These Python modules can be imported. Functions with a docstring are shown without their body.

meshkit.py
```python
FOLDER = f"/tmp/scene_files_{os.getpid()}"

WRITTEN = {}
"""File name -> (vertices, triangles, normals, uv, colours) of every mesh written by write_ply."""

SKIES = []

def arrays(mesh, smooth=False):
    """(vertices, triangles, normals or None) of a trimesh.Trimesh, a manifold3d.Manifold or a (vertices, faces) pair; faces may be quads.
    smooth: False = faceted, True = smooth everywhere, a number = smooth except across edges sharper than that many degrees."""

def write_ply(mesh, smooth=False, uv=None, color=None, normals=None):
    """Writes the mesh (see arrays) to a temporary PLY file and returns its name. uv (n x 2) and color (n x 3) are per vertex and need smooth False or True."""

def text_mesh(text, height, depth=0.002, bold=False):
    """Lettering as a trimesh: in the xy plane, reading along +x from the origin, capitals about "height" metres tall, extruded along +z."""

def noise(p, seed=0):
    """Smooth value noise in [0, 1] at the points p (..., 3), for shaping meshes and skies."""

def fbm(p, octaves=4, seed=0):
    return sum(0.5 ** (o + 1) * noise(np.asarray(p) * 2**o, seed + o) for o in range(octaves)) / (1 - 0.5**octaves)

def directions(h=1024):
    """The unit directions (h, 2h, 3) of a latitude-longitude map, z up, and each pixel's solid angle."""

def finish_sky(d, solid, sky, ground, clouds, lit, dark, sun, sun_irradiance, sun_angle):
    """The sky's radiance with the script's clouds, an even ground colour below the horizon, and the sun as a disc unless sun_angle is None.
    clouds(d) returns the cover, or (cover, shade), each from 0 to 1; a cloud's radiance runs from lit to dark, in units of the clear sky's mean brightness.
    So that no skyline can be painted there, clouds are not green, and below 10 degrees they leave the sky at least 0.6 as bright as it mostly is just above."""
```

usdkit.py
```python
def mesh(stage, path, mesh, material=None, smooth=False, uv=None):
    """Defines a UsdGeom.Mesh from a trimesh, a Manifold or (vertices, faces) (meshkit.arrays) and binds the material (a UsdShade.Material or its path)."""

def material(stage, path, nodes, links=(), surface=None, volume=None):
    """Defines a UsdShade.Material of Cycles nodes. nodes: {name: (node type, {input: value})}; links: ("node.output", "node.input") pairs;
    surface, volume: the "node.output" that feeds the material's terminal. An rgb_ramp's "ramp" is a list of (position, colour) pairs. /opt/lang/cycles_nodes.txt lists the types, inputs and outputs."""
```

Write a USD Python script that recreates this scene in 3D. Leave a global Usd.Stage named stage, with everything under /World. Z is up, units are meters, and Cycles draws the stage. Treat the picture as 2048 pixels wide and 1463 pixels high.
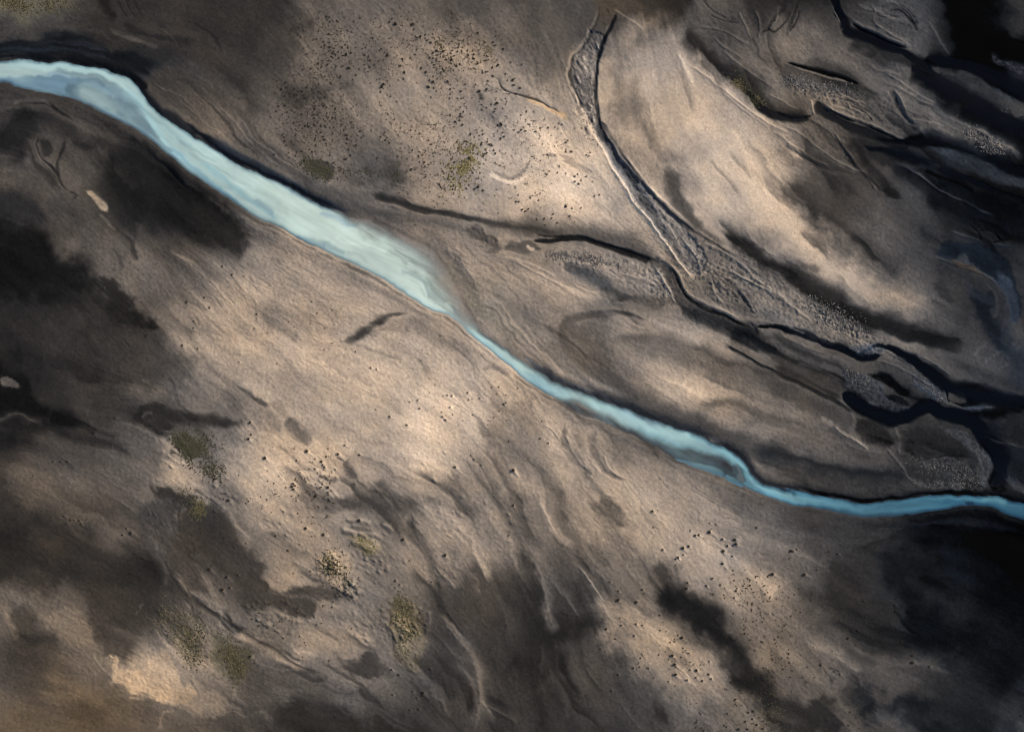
import math
import numpy as np
from scipy import ndimage as ndi
from scipy.spatial import cKDTree
from scipy.interpolate import RectBivariateSpline
import trimesh
import usdkit
from pxr import Usd, UsdGeom, UsdLux, UsdShade, Gf, Sdf, Vt

# ------------------------------------------------------------------ stage, camera, sky, sun
stage = Usd.Stage.CreateInMemory()
UsdGeom.SetStageUpAxis(stage, UsdGeom.Tokens.z)
UsdGeom.SetStageMetersPerUnit(stage, 1.0)
world = UsdGeom.Xform.Define(stage, "/World")
stage.SetDefaultPrim(world.GetPrim())
UsdGeom.Scope.Define(stage, "/World/Looks")
LOOK = "/World/Looks/"

S = 0.2                      # metres on the ground for one step of the survey map (map: 2048 x 1463, x east, y south)
MW, MH = 2048.0, 1463.0
ALT = 500.0                  # flying height
cam = UsdGeom.Camera.Define(stage, "/World/camera")
cam.AddTranslateOp().Set(Gf.Vec3d(0, 0, ALT))
cam.CreateHorizontalApertureAttr(36.0)
cam.CreateVerticalApertureAttr(36.0 * 731 / 1024)
cam.CreateFocalLengthAttr(36.0 * ALT / (MW * S))
cam.CreateClippingRangeAttr(Gf.Vec2f(1.0, 100000.0))
cam.CreateExposureAttr(0.68)

SUN_ELEV = math.radians(30.0)
sx, sy = 0.86, 0.51
n_ = math.hypot(sx, sy)
sun_dir = Gf.Vec3d(sx / n_ * math.cos(SUN_ELEV), sy / n_ * math.cos(SUN_ELEV), math.sin(SUN_ELEV))
sun = UsdLux.DistantLight.Define(stage, "/World/sun")
sun.CreateNormalizeAttr(True)
sun.CreateIntensityAttr(1.0)
sun.CreateAngleAttr(0.5)
sun.CreateColorAttr(Gf.Vec3f(1.0, 0.9, 0.76))
rot = Gf.Rotation(Gf.Vec3d(0, 0, 1), sun_dir)
sun.AddTransformOp().Set(Gf.Matrix4d().SetRotate(rot))

usdkit.material(stage, LOOK + "sky_light", {
    "sky": ("sky_texture", {"sky_type": "single_scattering", "sun_disc": False, "sun_elevation": SUN_ELEV,
                            "sun_rotation": math.atan2(sx, sy), "altitude": 500.0, "air_density": 1.0,
                            "aerosol_density": 1.0, "ozone_density": 1.0}),
    "bg": ("background_shader", {"strength": 0.08})},
    [("sky.color", "bg.color")], surface="bg.background")
sky = UsdLux.DomeLight.Define(stage, "/World/sky")
UsdShade.MaterialBindingAPI.Apply(sky.GetPrim()).Bind(UsdShade.Material.Get(stage, LOOK + "sky_light"))
sky.GetPrim().SetCustomDataByKey("kind", "structure")

# ------------------------------------------------------------------ helpers
used = {}


def numbered(name):
    k = used.get(name, -1) + 1
    used[name] = k
    return name if k == 0 else "%s_%03d" % (name, k)


def tag(prim, label=None, category=None, group=None, kind=None):
    for k, v in (("label", label), ("category", category), ("group", group), ("kind", kind)):
        if v:
            prim.SetCustomDataByKey(k, v)


def wx(x):
    return (np.asarray(x, float) - MW / 2) * S


def wy(y):
    return (MH / 2 - np.asarray(y, float)) * S


# ------------------------------------------------------------------ the survey raster
STEP = 2.0
M0 = 100.0
gx = np.arange(-M0, MW + M0 + 0.1, STEP)
gy = np.arange(-M0, MH + M0 + 0.1, STEP)
NX, NY = len(gx), len(gy)
X, Y = np.meshgrid(gx, gy)
rng = np.random.default_rng(7)


def smooth_noise(sig, seed, aspect=1.0):
    r = np.random.default_rng(seed)
    k = max(1, int(sig / 3))
    a = r.standard_normal((NY // k + 4, NX // k + 4))
    a = ndi.gaussian_filter(a, (sig / k, sig / k * aspect), mode="wrap")
    a = ndi.zoom(a, k, order=1)[:NY, :NX] if k > 1 else a[:NY, :NX]
    return (a - a.mean()) / a.std()


def fbm(sig, seed, octaves=4, gain=0.55):
    o = sum(gain ** i * smooth_noise(max(0.7, sig / 2 ** i), seed * 31 + i) for i in range(octaves))
    return o / o.std()


# flow directions of water and wind over the plain (x, y, degrees clockwise from east)
FLOW = np.array([
    (50, 150, 5), (250, 160, 35), (400, 300, 45), (600, 430, 33), (850, 570, 33), (1000, 690, 48), (1200, 800, 30), (1450, 900, 28),
    (1600, 990, 15), (1800, 1010, -5), (2000, 1010, 12), (150, 90, 0), (350, 110, 25), (450, 220, 50), (560, 320, 42), (700, 380, 20),
    (900, 430, 12), (1100, 450, 8), (1300, 520, 25), (700, 150, 45), (850, 150, 45), (950, 250, 40), (1000, 100, 50), (1100, 100, 65),
    (1150, 180, 80), (1200, 150, 95), (1230, 320, 58), (1300, 420, 55), (1400, 520, 45), (1350, 150, 65), (1450, 250, 50), (1550, 350, 45),
    (1650, 500, 40), (1750, 620, 30), (1900, 680, 25), (1600, 620, 30), (1700, 690, 25), (1500, 60, 60), (1600, 60, 60), (1750, 80, 25),
    (1800, 250, 30), (1950, 300, 28), (1900, 420, 28), (1100, 600, 15), (1000, 560, 30), (1250, 570, 25), (1150, 690, 55), (1300, 700, 20),
    (1500, 800, 20), (1700, 880, 15), (1900, 900, 30), (50, 250, 10), (200, 300, 60), (300, 430, 50), (200, 600, 45), (400, 550, 45),
    (550, 560, 35), (700, 620, 20), (600, 750, 35), (800, 760, 35), (1000, 800, 45), (1100, 900, 60), (1200, 1000, 50), (1300, 1100, 45),
    (100, 850, 15), (250, 900, 25), (150, 950, 30), (400, 950, 40), (550, 950, 35), (700, 1010, 15), (800, 1100, 45), (850, 1180, 58),
    (700, 1170, 45), (930, 1330, 65), (1100, 1200, 65), (1400, 1250, 48), (1550, 1400, 40), (1700, 1250, 30), (1900, 1200, 30), (100, 1200, 25),
    (200, 1300, 30), (400, 1200, 50), (350, 1350, 30), (550, 1300, 30), (700, 1400, 25), (100, 1400, 15), (1200, 1380, 60)], float)
cx = np.arange(-M0, MW + M0 + 33, 32.0)
cy = np.arange(-M0, MH + M0 + 33, 32.0)
CX, CY = np.meshgrid(cx, cy)
wgt = np.exp(-((CX[..., None] - FLOW[:, 0]) ** 2 + (CY[..., None] - FLOW[:, 1]) ** 2) / (2 * 75.0 ** 2)) + 1e-6 / (
    1 + ((CX[..., None] - FLOW[:, 0]) ** 2 + (CY[..., None] - FLOW[:, 1]) ** 2) / 1e4)
ang2 = np.radians(FLOW[:, 2]) * 2
c2, s2 = (wgt * np.cos(ang2)).sum(-1) / wgt.sum(-1), (wgt * np.sin(ang2)).sum(-1) / wgt.sum(-1)
c2 = RectBivariateSpline(cy, cx, c2, kx=1, ky=1)(gy, gx)
s2 = RectBivariateSpline(cy, cx, s2, kx=1, ky=1)(gy, gx)
flow = 0.5 * np.arctan2(s2, c2) + 0.10 * fbm(24, 3, 3)
UX, UY = np.cos(flow), np.sin(flow)
II, JJ = np.meshgrid(np.arange(NY, dtype=np.float32), np.arange(NX, dtype=np.float32), indexing="ij")


def lic(src, n, ds=1.0):
    """noise drawn out along the flow"""
    acc = src.copy()
    for sgn in (1, -1):
        pi, pj = II.copy(), JJ.copy()
        for _ in range(n):
            a, b = np.clip(pi, 0, NY - 1).astype(int), np.clip(pj, 0, NX - 1).astype(int)
            pi += sgn * ds * UY[a, b]
            pj += sgn * ds * UX[a, b]
            acc += ndi.map_coordinates(src, (pi, pj), order=1, mode="wrap")
    acc -= acc.mean()
    return acc / acc.std()


white = np.random.default_rng(11).standard_normal((NY, NX))
L1 = lic(ndi.gaussian_filter(white, 0.6), 10)                       # fine streaks
L2 = lic(ndi.gaussian_filter(np.random.default_rng(12).standard_normal((NY, NX)), 2.0), 13, 2.5)   # broad streaks
L3 = lic(ndi.gaussian_filter(np.random.default_rng(13).standard_normal((NY, NX)), 5.0), 10, 7.0)   # long bands
F1, F2, F3, F4 = fbm(8, 21), fbm(20, 22, 5), fbm(60, 23, 5), fbm(30, 24, 5)
# jitter of edges, in map steps: ragged along the flow
FW = fbm(11, 27, 3)
CRUMP = 0.7 * np.abs(fbm(3, 28, 2)) + 0.5 * np.abs(lic(ndi.gaussian_filter(np.random.default_rng(18).standard_normal((NY, NX)), 0.9), 4, 1.2)) + 0.3 * np.abs(fbm(9, 29, 3) + 0.3 * L2)
CRUMP = (CRUMP - CRUMP.mean()) / CRUMP.std()
WXJ = 0.6 * F1 + 0.6 * F2 + 0.22 * L1 * np.abs(UY) + 0.15 * L2
WYJ = 0.6 * fbm(8, 25) + 0.6 * F4 + 0.22 * L1 * np.abs(UX) + 0.15 * L2


WISP = lic(ndi.gaussian_filter(np.random.default_rng(14).standard_normal((NY, NX)), 2.2), 5, 1.6)
WISP2 = lic(ndi.gaussian_filter(np.random.default_rng(15).standard_normal((NY, NX)), 4.5), 5, 3.0)
_c = lic(ndi.gaussian_filter(np.random.default_rng(16).standard_normal((NY, NX)), 3.0), 12, 2.5) + 0.22 * F1
_d = lic(ndi.gaussian_filter(np.random.default_rng(17).standard_normal((NY, NX)), 1.8), 12, 1.5) + 0.18 * F1
CREASE = (np.exp(-np.abs(_c) / .10) * np.clip(0.6 * F4 + .7 * WISP2 - .1, 0, 1.6)
          + 0.9 * np.exp(-np.abs(_d) / .12) * np.clip(0.6 * F2 + .7 * fbm(60, 30, 3) - .3, 0, 1.6))
CREST = np.exp(-np.abs(_c - .9) / .10) * np.clip(0.6 * F2 + .7 * fbm(60, 36, 3) - .2, 0, 1.5) + np.exp(-np.abs(_d + .8) / .10) * np.clip(0.6 * F4 + .6 * WISP2 - .4, 0, 1.5)


def ss(x):
    x = np.clip(x, 0, 1)
    return x * x * (3 - 2 * x)


def curve(pts, step=1.5):
    """Catmull-Rom through points (x, y[, width factor]) -> dense points"""
    p = np.array([(q[0], q[1], q[2] if len(q) > 2 else 1.0) for q in pts], float)
    if len(p) == 2:
        n = int(np.hypot(*(p[1] - p[0])[:2]) / step) + 2
        t = np.linspace(0, 1, n)[:, None]
        return p[0] + (p[1] - p[0]) * t
    q = np.vstack([2 * p[0] - p[1], p, 2 * p[-1] - p[-2]])
    out = []
    for i in range(1, len(q) - 2):
        a, b, c, d = q[i - 1:i + 3]
        n = max(2, int(np.hypot(*(c - b)[:2]) / step))
        t = np.linspace(0, 1, n, endpoint=False)[:, None]
        out.append(0.5 * (2 * b + (c - a) * t + (2 * a - 5 * b + 4 * c - d) * t ** 2 + (3 * b - a - 3 * c + d) * t ** 3))
    out.append(p[-1:])
    return np.vstack(out)


def window(x0, x1, y0, y1):
    a = slice(max(0, int((y0 + M0) / STEP)), min(NY, int((y1 + M0) / STEP) + 2))
    b = slice(max(0, int((x0 + M0) / STEP)), min(NX, int((x1 + M0) / STEP) + 2))
    return a, b


def stroke_field(pts, w, fray, reach):
    """window, distance from the line in half widths, side (-1..1, + = right of the walking direction), along (0..1)"""
    c = curve(pts)
    m = reach + fray * 3
    win = window(c[:, 0].min() - m, c[:, 0].max() + m, c[:, 1].min() - m, c[:, 1].max() + m)
    px, py = X[win] + fray * WXJ[win], Y[win] + fray * WYJ[win]
    d, i = cKDTree(c[:, :2]).query(np.stack([px.ravel(), py.ravel()], 1), distance_upper_bound=reach, workers=-1)
    miss = ~np.isfinite(d)
    i[miss] = 0
    d[miss] = reach * 2
    tan = np.gradient(c[:, :2], axis=0)
    tan /= np.linalg.norm(tan, axis=1, keepdims=True) + 1e-9
    off = np.stack([px.ravel(), py.ravel()], 1) - c[i, :2]
    side = tan[i, 0] * off[:, 1] - tan[i, 1] * off[:, 0]
    shp = px.shape
    return win, d.reshape(shp), c[i, 2].reshape(shp), side.reshape(shp), (i / max(1, len(c) - 1)).reshape(shp)


def grid(vals, x1=2048, y1=1463):
    v = np.array(vals, float)
    f = RectBivariateSpline(np.linspace(0, y1, v.shape[0]), np.linspace(0, x1, v.shape[1]), v, kx=2, ky=2)
    return lambda px, py: f.ev(np.clip(py, 0, y1), np.clip(px, 0, x1))


# ------------------------------------------------------------------ sediments: tone of the bare ground, cloud shade and dark corners painted in (0 black .. 255 white ash)
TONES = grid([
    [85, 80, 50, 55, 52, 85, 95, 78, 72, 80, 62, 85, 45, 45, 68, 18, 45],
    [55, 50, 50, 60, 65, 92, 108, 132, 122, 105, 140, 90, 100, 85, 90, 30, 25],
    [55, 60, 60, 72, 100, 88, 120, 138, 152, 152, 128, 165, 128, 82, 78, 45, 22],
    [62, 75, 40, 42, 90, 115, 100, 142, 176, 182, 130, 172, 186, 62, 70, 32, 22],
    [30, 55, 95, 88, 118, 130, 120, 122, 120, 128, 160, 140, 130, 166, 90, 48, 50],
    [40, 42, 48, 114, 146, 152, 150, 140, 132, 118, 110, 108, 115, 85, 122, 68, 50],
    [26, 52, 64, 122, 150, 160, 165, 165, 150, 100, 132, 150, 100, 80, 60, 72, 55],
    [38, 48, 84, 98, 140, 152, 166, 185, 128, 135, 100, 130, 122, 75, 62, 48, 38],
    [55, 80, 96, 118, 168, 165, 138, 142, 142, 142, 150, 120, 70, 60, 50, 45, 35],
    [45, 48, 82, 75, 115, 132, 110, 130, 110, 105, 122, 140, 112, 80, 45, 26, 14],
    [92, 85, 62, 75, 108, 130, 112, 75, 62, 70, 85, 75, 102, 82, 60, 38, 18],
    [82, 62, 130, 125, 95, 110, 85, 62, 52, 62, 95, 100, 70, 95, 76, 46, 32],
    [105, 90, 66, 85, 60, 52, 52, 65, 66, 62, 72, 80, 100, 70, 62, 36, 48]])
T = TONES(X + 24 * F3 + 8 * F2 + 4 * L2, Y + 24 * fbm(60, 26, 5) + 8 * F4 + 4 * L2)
WARM = np.zeros_like(T)       # local tint: + rusty/ochre, - blue-black of basalt and painted shade
MOSSY = np.zeros_like(T)
H = np.zeros_like(T)          # relief in metres
RUF = np.ones_like(T)         # how strongly streaked / rippled
GRIT = np.zeros_like(T)       # coarse gravel


def stroke(pts, w, tone=None, soft=0.6, a=1.0, fray=2.5, h=0.0, warm=0.0, ends=0.16, ruf=0.0, side=0, hprof="bump", moss=0.0, grit=0.0):
    win, d, wf, sd, al = stroke_field(pts, w, fray, w * 1.2 * max(1.0, max(q[2] if len(q) > 2 else 1 for q in pts)) + 6)
    hw = w * 0.56 * wf * np.clip(1 + 0.28 * FW[win], .3, 1.8)
    e_ = max(ends, .06)
    hw = hw * (.3 + .7 * ss(al / e_) * ss((1 - al) / e_))
    if side:
        hw = np.where(sd * side > 0, hw * 1.8, hw * 0.35)
    m = 1 - ss((d - hw * (1 - soft)) / np.maximum(hw * 2 * soft, 1.0))
    if ends:
        m = m * ss(al / ends) * ss((1 - al) / ends)
    m = m * (min(1.0, a * 1.12) * np.clip(.95 + .08 * F1[win], .5, 1.03))
    if tone is not None:
        T[win] += (tone - T[win]) * m
    WARM[win] += warm * m
    MOSSY[win] += moss * m
    RUF[win] += ruf * m
    GRIT[win] += grit * m
    if h:
        H[win] += h * m
    return win, m


def ridge(pts, w, h, tone=None, a=0.6, fray=1.5, warm=0.0):
    """a low crest of sand"""
    win, d, wf, sd, al = stroke_field(pts, w, fray, w * 2.2)
    hw = w * .42 * wf * np.clip(1 + .3 * FW[win], .4, 1.7)
    e = ss(al / .12) * ss((1 - al) / .12)
    cusp = np.exp(-d / np.where(sd > 0, hw * 1.25, hw * .8)) * e
    H[win] += h * 1.15 * cusp
    if tone is not None:
        T[win] += (tone - T[win]) * min(1, a * .75) * cusp  # sunlit highlight of the crest also painted into the tone
    WARM[win] += warm * cusp


def band(pts, tone, left=3.0, right=30.0, a=.85, fray=2.0, h=0.0, warm=0.0, ends=.12, ruf=0.0):
    """tone graded across a flow line: full at the line, thinning out over 'left' / 'right' map steps (seen walking along it)"""
    win, d, wf, sd, al = stroke_field(pts, 8, fray, 2.1 * max(left, right) * max(1.0, max(q[2] if len(q) > 2 else 1 for q in pts)) + 4)
    rch = np.where(sd > 0, right, left) * wf * np.clip(1 + .15 * FW[win] + .2 * F3[win], .5, 1.6)
    m = np.exp(-(d / np.maximum(rch, .8)) ** 1.6) * ss(al / ends) * ss((1 - al) / ends) * np.clip(a * (.97 + .06 * F2[win]), 0, 1)
    T[win] += (tone - T[win]) * m
    WARM[win] += warm * m
    RUF[win] += ruf * m
    H[win] += h * m


def blob(poly, tone=None, soft=18.0, a=1.0, fray=7.0, h=0.0, warm=0.0, ruf=0.0, moss=0.0, grit=0.0):
    p = np.array([(q[0], q[1]) for q in poly], float)
    fray = fray * 1.7 if soft >= 8 else fray
    soft = soft * (1.7 if soft >= 12 else 1.3) if soft >= 8 else soft
    m = soft * 2.2 + fray * 3
    win = window(p[:, 0].min() - m, p[:, 0].max() + m, p[:, 1].min() - m, p[:, 1].max() + m)
    px, py = X[win] + fray * WXJ[win], Y[win] + fray * WYJ[win]
    q = curve(list(map(tuple, p)) + [tuple(p[0])], 6.0)[:, :2]
    inside = np.zeros(px.shape, bool)
    dist = np.full(px.shape, 1e9)
    for (ax, ay), (bx, by) in zip(q[:-1], q[1:]):
        cond = (ay > py) != (by > py)
        inside ^= cond & (px < (bx - ax) * (py - ay) / (by - ay + 1e-12) + ax)
    d, _ = cKDTree(q).query(np.stack([px.ravel(), py.ravel()], 1), distance_upper_bound=m + 10, workers=-1)
    d = np.minimum(d, m + 10).reshape(px.shape)
    mk = ss(0.5 + np.where(inside, d, -d) / (2 * soft)) * np.clip(a * (.95 + .09 * F2[win]), 0, 1)
    if tone is not None:
        T[win] += (tone - T[win]) * mk
    WARM[win] += warm * mk
    RUF[win] += ruf * mk
    MOSSY[win] += moss * mk
    GRIT[win] += grit * mk
    if h:
        H[win] += h * mk
    return win, mk


# ------------------------------------------------------------------ where plants and stones stand (map positions; b = big)
def place(x0, y0, k, pts, big=()):
    return [(x0 + p[0] * k, y0 + p[1] * k, p in big or len(p) > 2) for p in pts]


B = 1
SHRUBS = place(790, 20, .1271, [
    (275, 225, B), (15, 215), (300, 305), (340, 440), (400, 420, B), (480, 395), (640, 520), (560, 520), (770, 500), (660, 650, B), (760, 660, B), (120, 770, B), (240, 755), (550, 750), (800, 790),
    (890, 790, B), (940, 730), (875, 695), (905, 650), (985, 665), (1000, 595), (1140, 645), (1150, 720, B), (1235, 705, B), (1245, 775, B), (1300, 855, B), (1345, 840), (1305, 370), (1410, 515),
    (1545, 510), (1705, 615), (1465, 740), (1825, 830), (1995, 865), (1620, 880, B), (1535, 910), (1430, 980), (1380, 1000), (1740, 1015), (1540, 1050), (1855, 1110, B), (1770, 1120), (1870, 1190, B),
    (1960, 1240, B), (1730, 1270), (1600, 1300), (1440, 1260, B), (1330, 1290, B), (1350, 1400), (410, 910, B), (490, 980, B), (150, 980, B), (85, 885, B), (130, 1085), (620, 870), (580, 835),
    (540, 1105), (600, 1135, B), (670, 1085), (830, 1130, B), (530, 1215, B), (615, 1240), (1110, 1180), (1270, 1185), (865, 1255), (870, 1330), (860, 1395), (990, 1400), (1045, 1400), (570, 1380),
    (1035, 1295), (720, 985), (1460, 1130), (1800, 1330), (1910, 1330), (1020, 860), (970, 890), (655, 770), (600, 685)])
SHRUBS += place(540, 20, .1271, [
    (935, 120), (1320, 180), (1920, 130), (1970, 215, B), (1880, 190), (1050, 170), (1120, 335), (1285, 345), (860, 555), (940, 590), (980, 690), (1150, 720), (1200, 700, B), (1270, 675), (1490, 710),
    (1570, 790), (1750, 610), (1845, 715, B), (2005, 720), (760, 840), (810, 890), (905, 860), (1040, 890), (1130, 895), (1245, 920, B), (1400, 930), (1480, 860), (1500, 930), (1540, 970), (1570, 900),
    (1640, 870), (645, 930), (700, 990), (1355, 1020), (1300, 1100), (1730, 1085), (1790, 1170, B), (1760, 1210, B), (860, 1050), (900, 1100), (1100, 1060), (960, 1160), (180, 1250), (275, 1280),
    (310, 1310), (390, 1240), (1850, 1340), (1740, 1290), (1900, 1360), (2000, 1440), (1180, 550), (1060, 390), (1140, 590), (1225, 600)])
SHRUBS += place(540, 200, .1271, [
    (125, 90), (230, 80), (265, 190), (95, 170), (610, 415), (555, 405), (375, 360), (190, 550), (230, 640), (255, 715), (65, 850), (665, 815), (615, 780), (800, 510), (985, 525), (1190, 540),
    (1215, 610), (1205, 680), (1350, 705), (1410, 490), (940, 865), (1170, 930), (1210, 925), (1000, 985), (400, 880), (545, 945), (1690, 910), (1815, 630), (1885, 675), (720, 700), (850, 620),
    (1740, 580), (1240, 775), (1270, 865), (900, 985), (2005, 890)])
SHRUBS += place(790, 200, .1271, [
    (870, 245), (1030, 265, B), (1035, 230), (1080, 195), (950, 350, B), (1015, 330), (1060, 400, B), (930, 430), (1190, 550, B), (1095, 665), (1140, 670), (1365, 85), (1365, 160), (1440, 130),
    (1520, 80), (1605, 60, B), (1560, 195), (1580, 150), (1670, 390, B), (1620, 405), (1875, 480), (1985, 480), (1690, 525), (1660, 610), (1720, 580), (1375, 490), (1380, 550), (1460, 660),
    (1525, 720, B), (1490, 705), (1550, 800), (1585, 845), (1370, 680), (1355, 715), (1430, 790), (1445, 840), (1390, 890, B), (1415, 860), (1180, 920, B), (1300, 850), (1305, 1375, B), (1250, 1410),
    (1580, 990), (1655, 1035), (1720, 1055), (1390, 1430), (1595, 1415), (940, 985), (600, 850), (255, 480), (395, 530), (525, 645), (375, 890), (460, 985), (475, 1050), (865, 820), (785, 1410),
    (895, 1135), (560, 1180), (480, 1220), (265, 1090), (1285, 1245), (1225, 1150), (1130, 1400)])
SHRUBS += place(1030, 180, .1271, [
    (300, 490), (460, 460), (390, 600), (690, 520), (740, 540), (630, 580), (520, 590), (100, 630), (165, 650), (230, 545), (330, 660), (660, 820), (800, 830), (830, 790), (890, 970, B), (800, 970),
    (805, 935), (1185, 985), (1120, 1025), (990, 1325), (545, 1280), (500, 1330), (670, 1300), (1120, 1360), (945, 1360), (800, 1315), (1040, 1420), (945, 1440), (60, 670), (20, 75), (180, 340),
    (95, 400), (510, 1025)])
SHRUBS += place(1020, 365, .254, [
    (160, 120), (225, 145), (45, 155), (70, 155), (100, 215), (145, 210), (118, 230), (440, 190, B), (490, 205), (560, 200), (340, 250), (470, 265), (270, 285), (325, 285), (210, 290), (665, 105),
    (705, 95), (370, 320), (275, 335), (540, 10)])
TUSSOCKS = place(1260, 1060, .1271, [
    (1245, 20, B), (1015, 75), (1075, 70), (825, 265, B), (915, 235), (835, 370), (510, 295), (750, 415), (710, 440), (712, 535), (1450, 130), (1530, 235), (1645, 140, B), (1660, 210, B),
    (1460, 320, B), (1450, 515, B), (1605, 400), (1290, 745), (1195, 860), (900, 810), (885, 900), (1415, 850), (1635, 1050), (1665, 940), (90, 1115, B), (190, 920), (465, 1320), (90, 1455), (1885, 860)])
TUSSOCKS += place(1020, 1093, .254, [
    (785, 270), (850, 340), (850, 410, B), (1320, 80), (1545, 300), (1040, 610), (755, 640), (875, 610), (990, 600), (975, 695), (1350, 710, B), (1320, 690), (1260, 745), (1405, 830), (1275, 850, B),
    (1295, 920, B), (1565, 895), (1415, 960), (1465, 965, B), (1560, 995, B), (1300, 1000, B), (1460, 1020), (1510, 1045), (1580, 1030), (1390, 1040), (1245, 1055), (970, 950), (1090, 950), (850, 1000),
    (800, 1130), (1025, 870), (1500, 1310), (1710, 1305), (1875, 1300), (1915, 1290), (1770, 1195), (1465, 1375), (1525, 1440), (1990, 1425), (1850, 1370), (1905, 1350), (1940, 1395), (1800, 1430)])
TUSSOCKS += place(1020, 730, .254, [
    (235, 575), (300, 610), (1120, 1145, B), (1415, 1297), (1455, 1335), (1485, 1330), (1570, 1240), (1620, 1250), (1570, 1305), (1670, 1365), (1710, 1420), (1405, 1420), (1940, 1275), (25, 820, B), (25, 1100)])
TUSSOCKS += place(510, 730, .254, [
    (910, 20), (955, 30), (1550, 240), (1675, 215), (1770, 260), (1280, 275), (1295, 340), (1475, 405), (1500, 430), (1535, 330), (1195, 470), (1060, 405), (75, 730, B), (405, 675, B), (325, 750),
    (650, 700, B), (820, 705), (705, 630), (520, 760, B), (545, 800), (470, 815), (530, 785), (630, 820), (300, 930, B), (290, 955, B), (305, 975), (400, 915), (575, 960, B), (575, 1000), (530, 935),
    (475, 1030, B), (585, 1065), (820, 1220, B), (400, 1280, B), (540, 1330, B), (165, 1340), (355, 1405), (1575, 800, B), (1725, 740), (1700, 710), (1780, 785), (2035, 825, B), (2035, 1100),
    (1995, 1340), (1165, 1370, B), (935, 1120)])
TUSSOCKS += place(0, 365, .254, [(1470, 940), (1525, 1090), (1520, 1145), (1650, 985), (1610, 905), (2020, 1035), (1825, 725), (1920, 735), (1750, 660), (1880, 1410), (1435, 1280), (1555, 1305)])
TUSSOCKS += place(0, 730, .254, [
    (910, 415), (1970, 450, B), (1925, 585), (1955, 580, B), (1975, 545), (420, 755), (480, 755), (535, 755), (265, 870), (1000, 1280), (1035, 1315, B), (970, 1330), (510, 1185), (560, 1215),
    (590, 1215), (630, 1220), (645, 1245), (530, 1240), (170, 455), (1690, 895, B), (1800, 1060, B)])
TUSSOCKS += place(0, 1093, .254, [(1655, 170, B), (1790, 230, B), (1880, 215), (1755, 330, B), (1815, 315), (1030, 205), (1130, 85), (1995, 460), (1975, 855, B), (2010, 905)])
TUSSOCKS += place(510, 1093, .254, [
    (1495, 65, B), (1390, 275), (1300, 520), (690, 35), (440, 185), (1105, 265), (1140, 295), (1075, 965), (1130, 1005), (1325, 1145, B), (1320, 1165), (1290, 1275), (1275, 1185), (1240, 1135),
    (1220, 1280), (1085, 1160), (585, 890), (1105, 320), (1380, 960), (1570, 1170)])
TUSSOCKS += place(1530, 1093, .254, [
    (205, 30, B), (250, 20), (60, 215, B), (310, 215, B), (575, 55), (720, 770), (1165, 855), (1165, 910, B), (1030, 460), (1035, 510), (440, 930), (545, 980), (590, 1000), (780, 425), (1080, 750),
    (655, 720), (690, 665), (735, 660), (1300, 940), (2015, 1325)])


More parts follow.
